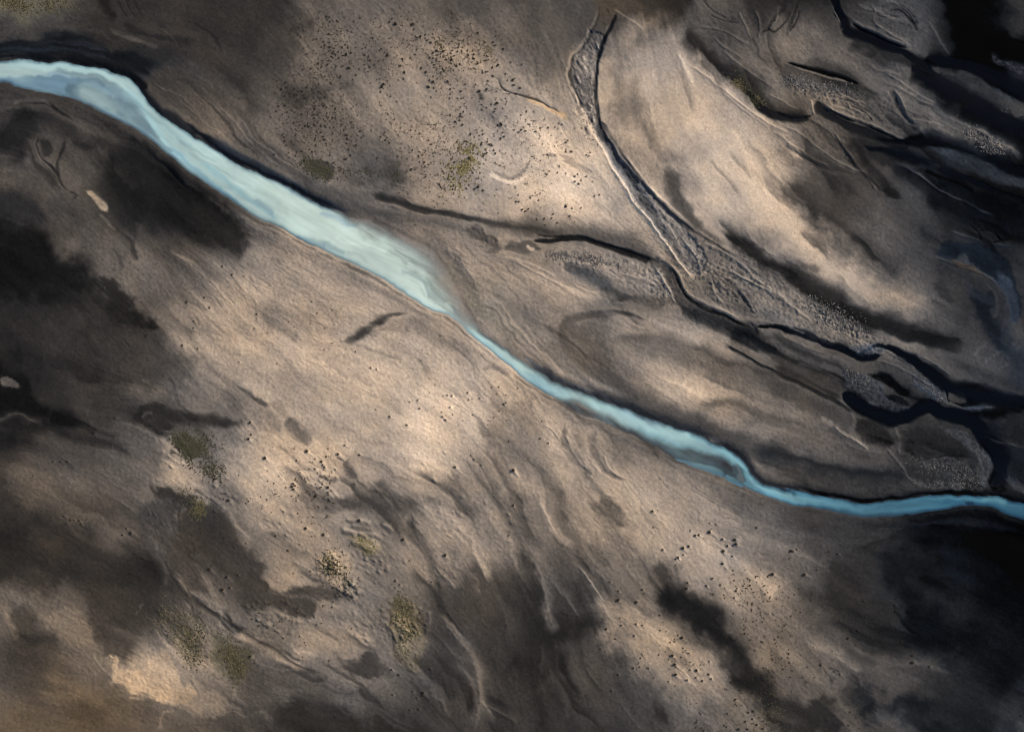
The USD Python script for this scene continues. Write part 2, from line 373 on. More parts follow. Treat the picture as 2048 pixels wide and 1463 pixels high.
# ------------------------------------------------------------------ dark basalt sand, pale ash, silt: deposits and scours, with shade painted as tone
# --- north-west, behind the far bank
blob([(-100, -30), (120, -30), (140, 15), (60, 32), (-100, 22)], 95, 16, 0.8, 8, warm=0.4, moss=0.25)
blob([(180, -30), (560, -30), (560, 70), (520, 110), (440, 70), (330, 30)], 48, 26, 0.8, 10)
blob([(-100, 82), (60, 78), (130, 68), (190, 84), (260, 108), (320, 130), (262, 158), (190, 136), (60, 118), (-100, 116)], 24, 9, 0.95, 4, warm=-1.1)
stroke([(-60, 104, .6), (60, 102), (130, 100), (200, 112), (250, 130)], 6, 40, 0.9, 0.6, 3, warm=-0.6)
stroke([(120, 88, .6), (170, 92), (230, 104)], 4, 52, 0.9, 0.6, 3, warm=-0.6)
stroke([(250, 96), (300, 104), (350, 120), (420, 170)], 26, 44, 0.8, 0.75, 5, warm=-0.3)
stroke([(215, 55, .6), (250, 72, 1), (285, 84, 1), (320, 96, .5)], 10, 88, 0.9, 0.55, 3)
stroke([(240, 40), (275, 62), (330, 74), (400, 92)], 12, 34, 0.9, 0.7, 5)
stroke([(207, -20), (216, 20), (240, 44)], 14, 30, 0.8, 0.8, 3)
for k in range(3):
    stroke([(232 + 18 * k, -15), (244 + 16 * k, 18), (262 + 14 * k, 42)], 4, 34, 0.8, 0.6, 2, h=-0.1)
stroke([(255, 140, .5), (290, 150, .9), (340, 142), (400, 160), (440, 200), (462, 250)], 20, 66, 0.9, 0.5, 5)
stroke([(262, 150), (285, 168), (292, 185)], 16, 22, 0.8, 0.8, 3, warm=-0.5, ends=.1)
stroke([(290, 190), (330, 225), (375, 255), (400, 268)], 14, 42, 0.9, 0.7, 4, warm=-0.5)
stroke([(345, 232), (385, 255), (425, 282), (470, 312), (520, 337), (570, 366), (620, 392), (665, 412), (700, 424)], 11, 20, 0.7, 0.95, 2, warm=-1.4, ends=.15)  # shaded face of the north bank painted as a dark strip
stroke([(560, 352), (620, 380), (680, 402), (740, 422), (800, 442)], 26, 72, 0.9, 0.7, 4, warm=-0.25)
stroke([(310, 205), (370, 235), (430, 268), (480, 305)], 8, 95, 0.9, 0.35, 4)
for (a, b) in (((380, 150), (430, 190)), ((400, 175), (445, 235)), ((420, 200), (452, 262))):
    stroke([a, ((a[0] + b[0]) / 2 + 6, (a[1] + b[1]) / 2 - 4), b], 4, 92, 0.9, 0.5, 3, h=0.12)
# --- the shrub field north of the river
blob([(560, 40), (610, 60), (600, 95), (540, 90)], 52, 20, 0.7, 10)
blob([(575, 170), (640, 178), (700, 175), (640, 212), (590, 214), (570, 196)], 58, 12, 0.75, 9)
blob([(612, 325), (650, 322), (665, 345), (650, 362), (626, 350)], 48, 7, 0.85, 6, warm=0.1)
blob([(680, 335), (730, 330), (790, 335), (805, 352), (760, 362), (690, 358)], 66, 12, 0.8, 8)
blob([(610, 240), (680, 250), (740, 265), (780, 300), (720, 310), (650, 290)], 88, 22, 0.5, 12)
blob([(900, -10), (960, 10), (1020, 60), (1060, 110), (1030, 110), (960, 60), (880, 20)], 62, 22, 0.65, 8)
blob([(1030, 20), (1070, 70), (1100, 130), (1128, 130), (1120, 60), (1080, -10)], 72, 20, 0.55, 8)
blob([(800, 60), (960, 60), (1010, 120), (900, 130), (800, 110)], 132, 30, 0.5, 10, warm=0.25)
blob([(980, 260), (1120, 270), (1200, 340), (1250, 400), (1150, 420), (1000, 400), (960, 340)], 184, 35, 0.55, 12, warm=0.1)
stroke([(1045, 192, .5), (1062, 204), (1088, 216, 1.3), (1115, 230, 1.4), (1140, 246, .8)], 13, 186, 0.5, 0.85, 2, warm=0.9, h=-0.15)
stroke([(984, 148, .6), (996, 158, 1), (1003, 172, 1), (1020, 186, 1), (1046, 196, .8), (1075, 206, .7), (1105, 220, .6), (1128, 234, .5)], 8, 58, 0.5, 0.85, 2, h=-0.4)
stroke([(975, 170), (992, 176), (1003, 172)], 5, 80, 0.6, 0.7, 2, h=-0.2)
stroke([(957, 182, .8), (962, 194, 1.2), (970, 196, .6)], 9, 78, 0.6, 0.8, 2, h=-0.25)
stroke([(962, 182), (990, 178), (1010, 180)], 4, 62, 0.6, 0.7, 2, h=-0.2)
stroke([(972, 346, .6), (990, 357, .9), (1012, 365, 1.2), (1030, 364, 1.5), (1046, 356, .8), (1064, 345, .4)], 6, 214, 0.5, 0.85, 1.5, h=0.22)
stroke([(985, 345), (1005, 356), (1025, 356), (1050, 336), (1066, 318)], 6, 105, 0.8, 0.6, 2, h=-0.2)
stroke([(1085, 312), (1110, 313), (1135, 318), (1150, 322)], 6, 118, 0.7, 0.7, 2, h=-0.2)
stroke([(1098, 306, .5), (1120, 315), (1130, 326)], 4, 200, 0.7, 0.6, 1.5, h=0.12)
stroke([(1120, 323, .5), (1145, 330, 1.2), (1165, 340), (1185, 348, .5)], 6, 112, 0.7, 0.75, 2, h=-0.25)
stroke([(1065, 345), (1090, 330), (1120, 322)], 4, 150, 0.8, 0.5, 2, h=-0.1)
for (pts, t) in (([(1045, 60), (1062, 110), (1070, 150), (1085, 200)], 98), ([(1080, 40), (1105, 100), (1120, 150), (1130, 200)], 104), ([(1092, 30), (1120, 90), (1130, 130)], 88)):
    stroke(pts, 9, t, 0.9, 0.6, 3, h=-0.15)
# long grey bar edge above the split channel
stroke([(735, 388, .6), (765, 394, 1.1), (805, 408, 1.1), (845, 420, 1), (905, 431, 1), (965, 444, .9), (1025, 455, .8)], 14, 52, 0.6, 0.88, 2.5, warm=-0.1, h=-0.3, ends=.06)
stroke([(930, 442), (1010, 450), (1100, 466), (1180, 472), (1260, 488), (1330, 512), (1372, 536)], 30, 88, 0.9, 0.7, 5)
stroke([(745, 402), (820, 425), (900, 440), (1000, 455)], 5, 128, 0.9, 0.6, 3, h=0.2)
stroke([(680, 388), (720, 400), (760, 412), (800, 424)], 5, 96, 0.9, 0.5, 3, h=-0.2)
# --- the wide gravel channel in the north
blob([(1178, 60), (1208, 75), (1196, 140), (1194, 200), (1206, 250), (1240, 310), (1290, 368), (1318, 396), (1348, 432), (1385, 474), (1415, 520), (1398, 552),
      (1372, 538), (1345, 500), (1310, 458), (1262, 396), (1240, 360), (1212, 318), (1192, 262), (1165, 210), (1150, 178), (1146, 128), (1160, 100)], 92, 4, 0.92, 3, h=-0.75, warm=-0.35, ruf=1.5)
blob([(1330, 440), (1372, 470), (1420, 520), (1400, 560), (1372, 535), (1346, 490)], 112, 12, .8, 5, ruf=-.9, warm=.1)
for k_, (pts, t) in enumerate((([(1262, 352), (1290, 390), (1318, 428), (1350, 478), (1385, 535)], 138), ([(1278, 372), (1305, 408), (1338, 452), (1372, 505), (1398, 550)], 78), ([(1296, 384), (1326, 420), (1360, 462), (1400, 510)], 136), ([(1205, 250), (1226, 296), (1250, 340), (1275, 385), (1300, 428)], 76))):
    stroke(pts, 6, t, .7, .7, 2.5, h=.3 if t > 100 else -.25)
for sgn, pts in ((1, [(1193, 0), (1199, 22), (1189, 48), (1177, 72), (1165, 96), (1149, 112), (1145, 126), (1141, 148), (1149, 178), (1163, 206), (1178, 245)]),):
    stroke(pts, 6, 52, 0.5, 0.8, 2, h=-0.5)
    stroke([(x - 7, y + 3) for x, y in pts], 6, 150, 0.8, 0.5, 2, h=0.35)
stroke([(1233, 22), (1223, 50), (1208, 79), (1199, 107), (1195, 140), (1193, 190), (1197, 222), (1202, 246)], 6, 28, 0.4, 0.95, 1, h=-0.6, warm=-0.3, ends=.04)
stroke([(1202, 240, .5), (1212, 270, 1), (1230, 304, 1.1), (1252, 336, 1.1), (1275, 362, 1), (1300, 392, .5)], 20, 62, 0.4, 0.95, 1.5, h=-0.5, warm=-0.3, ends=.03)
ridge([(1208, 252), (1232, 296), (1258, 332), (1288, 364), (1310, 392), (1332, 420)], 8, 0.6, 196, 0.8)
ridge([(1176, 246), (1200, 290), (1222, 330), (1246, 372), (1266, 398), (1287, 426), (1312, 459), (1336, 488), (1360, 522), (1386, 556)], 9, 0.7, 204, 0.75)
stroke([(1304, 390), (1320, 410), (1345, 432), (1372, 454), (1392, 472)], 6, 55, 0.5, 0.8, 2.5, h=-0.5)
ridge([(1298, 370), (1316, 396), (1340, 420), (1368, 444), (1398, 468), (1430, 486)], 8, 0.5, 186, 0.7)
ridge([(1290, 378), (1312, 412), (1335, 440), (1352, 478)], 7, 0.45, 130, 0.6)
for (px, py, r) in ((1152, 160, 7), (1160, 186, 6), (1150, 200, 8), (1165, 225, 8), (1180, 215, 6), (1172, 140, 6), (1178, 165, 6), (1168, 118, 6), (1190, 98, 6), (1186, 240, 7), (1176, 265, 6), (1192, 222, 4), (1258, 376, 5), (1272, 392, 6), (1283, 398, 5), (1266, 388, 4)):
    stroke([(px - r, py - r), (px, py), (px + r * .5, py + r * 1.4)], r, 60, 0.8, 0.55, 3, h=-0.35)
    stroke([(px + 2, py - r), (px + r * .8, py), (px + r * 1.2, py + r * 1.4)], r * .8, 168, 0.8, 0.6, 3, h=0.4)
blob([(1140, 195), (1165, 215), (1190, 265), (1200, 285), (1175, 262), (1150, 235)], 166, 8, 0.55, 5, h=0.2, ruf=1.0)
# brown hollow at the top of the frame
blob([(1195, -40), (1330, -40), (1360, 20), (1320, 60), (1262, 40), (1235, 20), (1205, 40)], 66, 12, 0.8, 5, warm=0.75)
blob([(1270, -40), (1370, -40), (1366, 25), (1320, 10)], 40, 12, 0.8, 6)
ridge([(1226, 14), (1245, 28), (1268, 46), (1290, 62)], 7, 0.4, 150, 0.6)
# the pale bar to the right of the channel
blob([(1240, 70), (1330, 60), (1400, 110), (1470, 220), (1560, 300), (1580, 400), (1640, 480), (1740, 560), (1830, 610), (1760, 610), (1640, 560), (1540, 510), (1460, 470), (1400, 420), (1330, 330), (1260, 260), (1215, 180)], 172, 26, 0.72, 10, warm=0.05, ruf=-0.6)
blob([(1420, 250), (1540, 300), (1570, 380), (1620, 470), (1540, 460), (1440, 390), (1390, 320)], 194, 40, 0.55, 10, ruf=-0.1)
blob([(1232, 60), (1270, 55), (1262, 90), (1225, 110)], 104, 12, 0.55, 6)
blob([(1255, 185), (1285, 190), (1300, 225), (1285, 245), (1250, 235), (1238, 210)], 98, 13, 0.7, 8)
stroke([(1222, 130), (1235, 160), (1242, 190)], 12, 128, 0.9, 0.5, 5)
stroke([(1285, 240), (1308, 275), (1328, 310), (1345, 340)], 14, 106, 0.9, 0.6, 5)
stroke([(1338, 335, .6), (1344, 366, 1), (1352, 395, 1.1), (1370, 425, 1.1), (1392, 452, 1), (1408, 468, .6)], 20, 74, 0.7, 0.8, 4, h=-0.2)
stroke([(1436, 462, .2), (1468, 486, .5), (1496, 508, .8), (1532, 534, 1.1), (1570, 556, 1.2), (1640, 592, 1.2), (1700, 622, 1.1), (1760, 646, 1), (1830, 668, .9), (1900, 694, .6)], 34, 42, 0.65, 0.92, 4, h=-0.2, ends=.05)
stroke([(1590, 545), (1625, 572), (1660, 590), (1700, 604)], 22, 66, 0.9, 0.7, 7)
stroke([(1545, 505, .6), (1565, 518), (1590, 528), (1630, 532, 1.2), (1640, 530, .5)], 9, 78, 0.8, 0.7, 5, h=-0.1)
for (a, b) in (((1556, 505), (1575, 522)), ((1566, 512), (1586, 530)), ((1600, 430), (1612, 442)), ((1594, 402), (1606, 414))):
    stroke([a, b], 4, 95, 0.9, 0.6, 2)
blob([(1575, 355), (1610, 385), (1650, 430), (1690, 470), (1720, 490), (1760, 540), (1735, 540), (1690, 500), (1640, 455), (1600, 415), (1572, 380)], 52, 15, 0.8, 8)
blob([(1610, 400), (1640, 425), (1628, 430), (1612, 420)], 46, 6, 0.8, 5)
blob([(1690, 500), (1760, 545), (1850, 590), (1800, 540), (1740, 480), (1690, 440)], 92, 22, 0.6, 8)
blob([(1500, 320), (1540, 340), (1560, 360), (1530, 362)], 120, 14, 0.5, 10)
# dark wisp and small stream at the top
blob([(1352, 62), (1385, 62), (1430, 100), (1460, 135), (1500, 165), (1530, 200), (1500, 192), (1450, 160), (1400, 118)], 46, 13, 0.85, 10)
blob([(1430, 40), (1560, 60), (1640, 90), (1600, 140), (1500, 120)], 96, 26, 0.4, 8)
ridge([(1374, 128), (1400, 144), (1430, 166), (1480, 206), (1530, 242), (1560, 258), (1590, 276)], 9, 0.6, 172, 0.7)
ridge([(1440, 180), (1490, 222), (1540, 256)], 6, 0.3, 150, 0.5)
stroke([(1490, 178, .6), (1512, 205, 1), (1536, 226, 1.1), (1562, 235, 1.1), (1600, 237, 1), (1633, 231, .6)], 13, 34, 0.5, 0.9, 3, h=-0.5, warm=-.1)
blob([(1465, 155), (1490, 165), (1520, 200), (1540, 215), (1510, 205), (1480, 180)], 82, 8, 0.7, 6, warm=0.3, moss=0.4)
blob([(1480, -30), (1560, -30), (1545, 30), (1520, 60), (1500, 40)], 40, 14, 0.7, 6)
stroke([(1400, -10), (1420, 15), (1445, 35), (1480, 44)], 6, 66, 0.6, 0.7, 2, h=-0.3)
stroke([(1470, -10), (1490, 30), (1500, 60), (1510, 84)], 8, 82, 0.8, 0.5, 3, h=.3)
stroke([(1575, -20), (1560, 20), (1540, 50), (1528, 62)], 8, 42, 0.7, 0.75, 3, h=-0.4)
stroke([(1600, -20), (1588, 20), (1578, 50), (1572, 72)], 9, 44, 0.7, 0.75, 3, h=-0.4)
ridge([(1556, 10), (1552, 40), (1536, 60)], 6, 0.4, 120, 0.5)
# --- stream in the top right, with its bars
stroke([(1662, -15, 1.2), (1672, 12, 1.2), (1686, 36, 1), (1694, 60, 1.2), (1722, 72, 1), (1760, 88, 1), (1796, 102, 1), (1826, 118, 1.2), (1860, 140, 1.4)], 17, 18, 0.5, 0.95, 2.5, h=-0.7, warm=-0.4, ends=.02)
ridge([(1664, 8), (1672, 26), (1682, 44), (1687, 62)], 6, 0.8, 128, 0.7)
ridge([(1702, 38), (1722, 54), (1745, 64), (1790, 84), (1822, 96)], 7, 0.7, 108, 0.65)
blob([(1700, 72), (1760, 95), (1815, 115), (1840, 140), (1790, 130), (1740, 112), (1700, 96)], 38, 10, 0.8, 5)
blob([(1560, 70), (1640, 70), (1700, 110), (1740, 135), (1690, 130), (1610, 110)], 118, 18, 0.55, 6, warm=0.1)
stroke([(1566, 124, .5), (1600, 132, 1), (1640, 143, 1), (1690, 158, 1), (1722, 172, 1.2)], 7, 20, 0.4, 0.95, 1, h=-0.45)
stroke([(1600, 128), (1650, 140), (1700, 156), (1725, 168)], 18, 52, 0.9, 0.6, 3)
stroke([(1640, 152), (1690, 168), (1722, 178)], 12, 46, 0.8, 0.7, 3)
blob([(1572, 152), (1600, 158), (1660, 172), (1712, 180), (1690, 200), (1640, 196), (1590, 180)], 104, 8, 0.6, 3, ruf=1.2, grit=0.8)
blob([(1740, 10), (1790, 5), (1830, 40), (1830, 70), (1790, 80), (1750, 55)], 74, 12, 0.6, 5, ruf=1.4)
stroke([(1785, 5), (1808, 22), (1822, 44), (1830, 56)], 6, 34, 0.5, 0.8, 2, h=-0.35)
stroke([(1745, 32), (1770, 30), (1795, 36)], 5, 46, 0.7, 0.7, 3, h=-0.25)
blob([(1842, -60), (1870, 15), (1888, 55), (1902, 88), (1925, 116), (1965, 128), (2060, 150), (2200, 190), (2200, 110), (2060, 84), (2005, 62), (1962, 20), (1940, -60)], 11, 9, 0.97, 7, warm=-0.1, ruf=-0.4)  # black corner: cloud shade put into the ground tone
blob([(1965, -50), (2200, -50), (2200, 90), (2060, 72), (2010, 50)], 58, 15, 0.85, 7, warm=0.55)
blob([(1985, 108), (2060, 132), (2200, 160), (2200, 178), (2060, 150), (2000, 128)], 64, 6, 0.8, 4, warm=-0.6, grit=0.8)
stroke([(1838, 122, .5), (1862, 120, 1), (1893, 122, 1), (1950, 137, 1.1), (2000, 156, 1.3), (2060, 186, 1.5), (2160, 225, 1.5)], 22, 10, 0.5, 0.97, 3, h=-0.5, warm=-0.8, ends=.02)
stroke([(1815, 128, .8), (1850, 150, 1.2), (1895, 176, 1.3), (1955, 212, 1.4), (2050, 256, 1.5), (2150, 300, 1.5)], 38, 14, 0.6, 0.95, 5, h=-0.5, warm=-0.4, ends=.03)
blob([(1850, 134), (1890, 133), (1960, 152), (2060, 205), (2180, 262), (2180, 285), (2050, 236), (1960, 196), (1890, 164)], 62, 7, 0.8, 4, warm=-0.1, ruf=0.5)
blob([(1740, 190), (1790, 186), (1850, 210), (1920, 250), (1990, 285), (1960, 298), (1880, 268), (1800, 240)], 100, 14, 0.65, 6, ruf=0.8, warm=.1)
blob([(1930, 250), (1990, 280), (2010, 300), (1970, 302), (1930, 285)], 96, 8, 0.6, 4, ruf=1.2, grit=1.0)
ridge([(1760, 165), (1800, 180), (1850, 208), (1920, 246), (1985, 280), (2050, 318)], 8, 0.5, 116, 0.5)
stroke([(1772, 182, .6), (1788, 200, 1), (1800, 225, 1), (1822, 252, .9), (1838, 270, .8)], 8, 44, 0.5, 0.8, 2, h=-0.4)
blob([(1660, 205), (1720, 190), (1770, 205), (1795, 240), (1800, 268), (1750, 258), (1690, 228)], 86, 9, 0.6, 5, ruf=1.6)
stroke([(1690, 200), (1720, 198), (1740, 202)], 5, 50, 0.7, 0.7, 3, h=-0.3)
stroke([(1700, 205), (1730, 220), (1768, 250)], 5, 56, 0.7, 0.6, 3, h=-0.3)
# second stream, right of centre top
ridge([(1621, 198), (1626, 212), (1630, 229)], 6, 0.9, 150, 0.8)
stroke([(1634, 200, .6), (1646, 222, 1.2), (1676, 242, 1.2), (1720, 262, 1.1), (1770, 282, 1.1), (1815, 292, 1)], 18, 46, 0.5, 0.92, 2, h=-0.6, ends=.03)
ridge([(1646, 200), (1664, 218), (1690, 230), (1740, 250), (1790, 275), (1822, 288)], 7, 0.8, 132, 0.75)
blob([(1690, 262), (1740, 275), (1800, 296), (1790, 330), (1750, 330), (1715, 300)], 34, 12, 0.75, 6)
stroke([(1770, 280, .15), (1800, 284, .4), (1832, 286, .7), (1862, 283, 1), (1902, 290, 1), (1950, 306, 1.2), (2000, 326, 1.3), (2060, 350, 1.5), (2150, 385, 1.5)], 19, 9, 0.5, 0.97, 2.5, h=-0.5, warm=-0.8, ends=.02)
blob([(1850, 292), (1900, 298), (1960, 318), (2050, 356), (2160, 400), (2160, 420), (2040, 378), (1950, 345), (1880, 318)], 58, 7, 0.75, 4, warm=-1.0, ruf=0.5)
stroke([(1715, 290, .15), (1740, 298, .4), (1770, 302, .8), (1806, 310, 1.1), (1862, 330, 1), (1922, 352, 1), (1972, 372, .9), (2050, 408, 1)], 15, 14, 0.6, 0.92, 3, h=-0.4, warm=-1.0, ends=.03)
blob([(1800, 330), (1870, 345), (1950, 378), (2060, 430), (2200, 480), (2200, 560), (2020, 470), (1960, 420), (1900, 385), (1830, 350)], 20, 9, 0.85, 5, warm=-1.2)
ridge([(1786, 318), (1800, 331), (1834, 351), (1860, 370), (1898, 390), (1936, 405), (1962, 420), (1994, 434)], 6, 0.7, 122, 0.8)
stroke([(1840, 376), (1880, 402), (1930, 428), (1985, 448), (2040, 462)], 30, 24, 0.7, 0.85, 5, warm=-0.8)
blob([(1690, 268), (1715, 290), (1742, 330), (1772, 362), (1794, 402), (1778, 400), (1745, 362), (1712, 325), (1692, 290)], 32, 7, 0.85, 4, warm=.1)
blob([(1642, 238), (1690, 258), (1706, 300), (1735, 348), (1700, 342), (1660, 320), (1610, 280), (1600, 255)], 92, 7, 0.6, 4, ruf=0.8)
ridge([(1682, 268), (1690, 300), (1712, 330), (1740, 366), (1752, 384)], 5, 0.4, 116, 0.6)
stroke([(1555, 265), (1590, 300), (1620, 325), (1650, 342), (1690, 350)], 7, 72, 0.7, 0.6, 3, h=-.3)
# --- right edge: navy tones
blob([(1868, 512), (1890, 482), (1930, 486), (1982, 498), (2015, 520), (2030, 560), (2045, 620), (2030, 640), (2005, 575), (1960, 540), (1920, 520), (1890, 520)], 30, 5, 0.9, 3, warm=-1.6, h=-0.3)
ridge([(1898, 459), (1920, 467), (1942, 476), (1978, 488), (2030, 494)], 6, 0.5, 96, 0.7, warm=-0.5)
ridge([(1862, 516), (1890, 523), (1922, 531), (1972, 549), (2000, 568)], 6, 0.6, 104, 0.7, warm=-0.3)
blob([(1900, 520), (1935, 505), (1950, 528), (1990, 552), (1985, 560), (1930, 535)], 62, 6, 0.7, 4, warm=1.1)
blob([(2000, 540), (2025, 560), (2048, 640), (2060, 720), (2035, 700), (2012, 620)], 70, 7, 0.6, 4, warm=-0.3)
for pts in ([(1940, 448), (1955, 462), (1962, 474), (1964, 484), (1984, 487)], [(1958, 462), (1975, 460), (1990, 468), (1998, 482), (1984, 487)], [(1985, 455), (2000, 480), (2030, 478)]):
    stroke(pts, 4, 22, 0.5, 0.85, 1.5, h=-0.3, ends=.03)
blob([(1868, 566), (1885, 560), (1905, 585), (1918, 605), (1895, 605), (1878, 588)], 46, 7, 0.75, 7)
blob([(1940, 575), (1975, 590), (1998, 630), (2004, 680), (2010, 700), (1980, 690), (1966, 650), (1945, 610)], 30, 9, 0.9, 6, warm=-1.0)
for k in range(4):
    stroke([(1968 + 5 * k, 562 + 9 * k), (1985 + 3 * k, 585 + 6 * k), (1990 + 2 * k, 612 + 4 * k), (1974 + 3 * k, 622 + 3 * k)], 4, 66, 0.9, 0.45, 3, h=.15, warm=.3)
for pts in ([(1950, 722), (1958, 700), (1972, 686)], [(1966, 735), (1985, 712), (2004, 700)], [(1990, 745), (2006, 728), (2016, 706)]):
    stroke(pts, 5, 84, 0.9, 0.5, 4, h=.2)
blob([(2010, 640), (2060, 700), (2200, 740), (2200, 820), (2060, 800), (1990, 720)], 44, 14, 0.7, 6, warm=-1.2)
# --- middle: split channel (dark stream) and its bars
stroke([(1062, 483, .7), (1100, 481, .9), (1140, 478, .9), (1170, 479, 1), (1205, 490, 1.1), (1240, 503, 1.2), (1275, 514, 1.3), (1305, 524, 1.6)], 9, 34, 0.5, 0.9, 1.2, h=-0.45, ends=.05)
stroke([(1070, 471, .6), (1120, 473, .8), (1165, 476, 1), (1216, 492, 1), (1265, 507, 1), (1310, 522, 1.2), (1335, 528, .6)], 5, 26, 0.4, 0.9, 1.0, h=-0.45, ends=.05)
stroke([(1298, 520, .8), (1322, 534, 1.1), (1340, 558, 1.0), (1352, 582, 1.0), (1362, 604, 1.1), (1390, 622, 1.1), (1430, 640, 1.1), (1480, 656, 1.1), (1520, 664, .8)], 24, 76, 0.35, 0.88, 1.5, h=-0.45, warm=-0.25, ends=.03, ruf=1.0)
stroke([(1330, 520, .8), (1350, 545, 1), (1362, 572, 1), (1378, 597, 1), (1406, 616, 1), (1450, 632, 1), (1484, 648, 1), (1512, 660, .8)], 6, 20, 0.5, 0.9, 1.0, h=-0.3)
ridge([(1325, 515), (1348, 535), (1362, 556), (1370, 578), (1385, 594), (1410, 608), (1452, 624), (1486, 640)], 7, 0.8, 150, 0.7)
ridge([(1310, 536), (1322, 552), (1336, 574), (1346, 594), (1352, 612)], 6, 0.9, 176, 0.75)
blob([(1350, 612), (1400, 625), (1460, 645), (1510, 660), (1540, 675), (1500, 680), (1440, 668), (1390, 645)], 44, 7, 0.85, 4, warm=-0.2)
blob([(1370, 632), (1430, 640), (1480, 655), (1560, 680), (1540, 700), (1470, 680), (1400, 655)], 68, 8, 0.55, 6, ruf=1.0)
stroke([(1452, 660), (1478, 672), (1505, 688), (1530, 695), (1560, 708)], 14, 22, 0.6, 0.85, 3, h=-0.4, warm=-0.6)
blob([(1100, 510), (1180, 512), (1260, 530), (1315, 545), (1340, 580), (1348, 606), (1300, 595), (1240, 575), (1190, 548), (1120, 530)], 138, 9, 0.55, 4, ruf=1.0, grit=0.5)
blob([(1290, 545), (1318, 548), (1340, 580), (1348, 606), (1310, 590), (1280, 570)], 126, 7, 0.5, 3, ruf=.5, grit=0.8, warm=-0.4)
stroke([(1118, 526, .6), (1140, 533, 1), (1170, 545, 1.1), (1200, 564, 1.1), (1228, 582, .8)], 13, 78, 0.5, 0.85, 2, h=-0.35, warm=-0.4)
blob([(1196, 574), (1215, 570), (1240, 582), (1262, 590), (1250, 602), (1220, 598), (1202, 590)], 38, 5, 0.85, 5, ruf=.8)
blob([(1250, 584), (1300, 592), (1345, 606), (1350, 616), (1300, 612), (1262, 604)], 84, 5, 0.75, 5, warm=0.25, ruf=.8)
blob([(925, 462), (960, 466), (1000, 478), (1012, 496), (985, 508), (955, 492), (930, 478)], 62, 7, 0.8, 9, ruf=1.6)
blob([(1020, 484), (1050, 482), (1075, 492), (1078, 502), (1040, 506), (1015, 498)], 60, 5, 0.75, 5)
stroke([(1052, 492), (1064, 500), (1068, 494)], 6, 178, 0.7, 0.7, 2, h=.15)
stroke([(905, 505), (980, 540), (1060, 570), (1150, 588), (1200, 600)], 34, 150, 0.9, 0.5, 6, warm=0.1)
stroke([(1050, 545), (1110, 572), (1160, 582), (1210, 585)], 10, 165, 0.9, 0.55, 4, warm=0.05, h=.2)
blob([(870, 470), (930, 500), (1000, 530), (960, 560), (900, 530)], 128, 20, 0.5, 8, ruf=.6)
# gravel fan beside the wide channel
blob([(1380, 470), (1450, 500), (1540, 545), (1620, 600), (1720, 660), (1800, 700), (1740, 700), (1640, 660), (1540, 640), (1480, 620), (1420, 590), (1390, 560)], 124, 12, 0.6, 5, ruf=1.0, grit=0.7)
blob([(1410, 560), (1445, 550), (1480, 580), (1505, 625), (1470, 622), (1430, 600)], 92, 7, 0.6, 4, ruf=1.6)
stroke([(1440, 552, .7), (1462, 568, 1), (1482, 596, 1), (1505, 628, 1)], 9, 62, 0.5, 0.75, 2, h=-.35)
stroke([(1402, 582), (1420, 574), (1445, 576)], 5, 66, 0.7, 0.65, 3, h=-.25)
stroke([(1400, 492, .8), (1440, 510, 1), (1480, 535, .8), (1500, 555, .5)], 8, 96, 0.7, 0.6, 2.5, h=-.3)
ridge([(1398, 470), (1440, 492), (1480, 520), (1520, 550), (1560, 580)], 7, 0.5, 162, 0.55)
ridge([(1410, 520), (1460, 545), (1510, 570), (1580, 612), (1640, 650)], 6, 0.4, 150, 0.5)
blob([(1630, 610), (1690, 640), (1740, 668), (1720, 676), (1670, 655), (1640, 632)], 120, 6, 0.6, 3, ruf=1.0, grit=1.0)
blob([(1500, 625), (1560, 622), (1640, 660), (1700, 680), (1640, 672), (1560, 645)], 84, 8, 0.6, 4, warm=-0.5)
# crescent dune
blob([(1118, 652), (1140, 640), (1165, 640), (1185, 664), (1205, 700), (1222, 738), (1245, 770), (1225, 768), (1180, 738), (1140, 706), (1120, 682)], 84, 9, 0.85, 4, h=-0.3, warm=.05)
stroke([(1114, 655, 1), (1130, 642, 1), (1160, 632, 1), (1200, 628, 1), (1240, 630, .7), (1275, 634, .5)], 11, 72, 0.6, 0.8, 2, h=-.3)
ridge([(1120, 640), (1160, 622), (1205, 617), (1260, 625), (1300, 640)], 10, 0.8, 140, 0.5)
blob([(1190, 660), (1250, 645), (1300, 650), (1260, 668), (1250, 700), (1300, 740), (1250, 740), (1210, 700)], 136, 14, 0.6, 6)
blob([(1240, 668), (1290, 662), (1360, 680), (1440, 712), (1500, 745), (1460, 752), (1380, 728), (1310, 704)], 92, 12, 0.75, 6)
blob([(1050, 600), (1090, 592), (1112, 615), (1110, 660), (1090, 680), (1065, 640)], 108, 14, 0.6, 6)
stroke([(1150, 715, .7), (1190, 746, 1), (1240, 778, 1.1), (1300, 810, 1), (1360, 832, 1), (1440, 858, 1), (1500, 885, .8)], 24, 70, 0.8, 0.8, 4, warm=-0.2, h=-.2)
stroke([(1110, 700), (1150, 740), (1210, 785), (1290, 820)], 12, 96, 0.8, 0.6, 3, warm=-.2)
blob([(1300, 740), (1380, 752), (1440, 790), (1480, 820), (1420, 820), (1350, 800)], 148, 18, 0.55, 7, warm=.1)
blob([(1500, 790), (1560, 830), (1640, 860), (1560, 860), (1480, 830)], 84, 14, 0.6, 8)
stroke([(1395, 815), (1430, 804), (1470, 805), (1510, 820), (1545, 838)], 14, 74, 0.9, 0.7, 5)
blob([(1530, 760), (1600, 800), (1680, 850), (1640, 850), (1560, 820), (1500, 780)], 122, 14, 0.55, 6)
ridge([(1445, 682), (1490, 706), (1532, 730), (1582, 752), (1632, 776), (1672, 797), (1714, 820)], 8, 0.9, 148, 0.8)
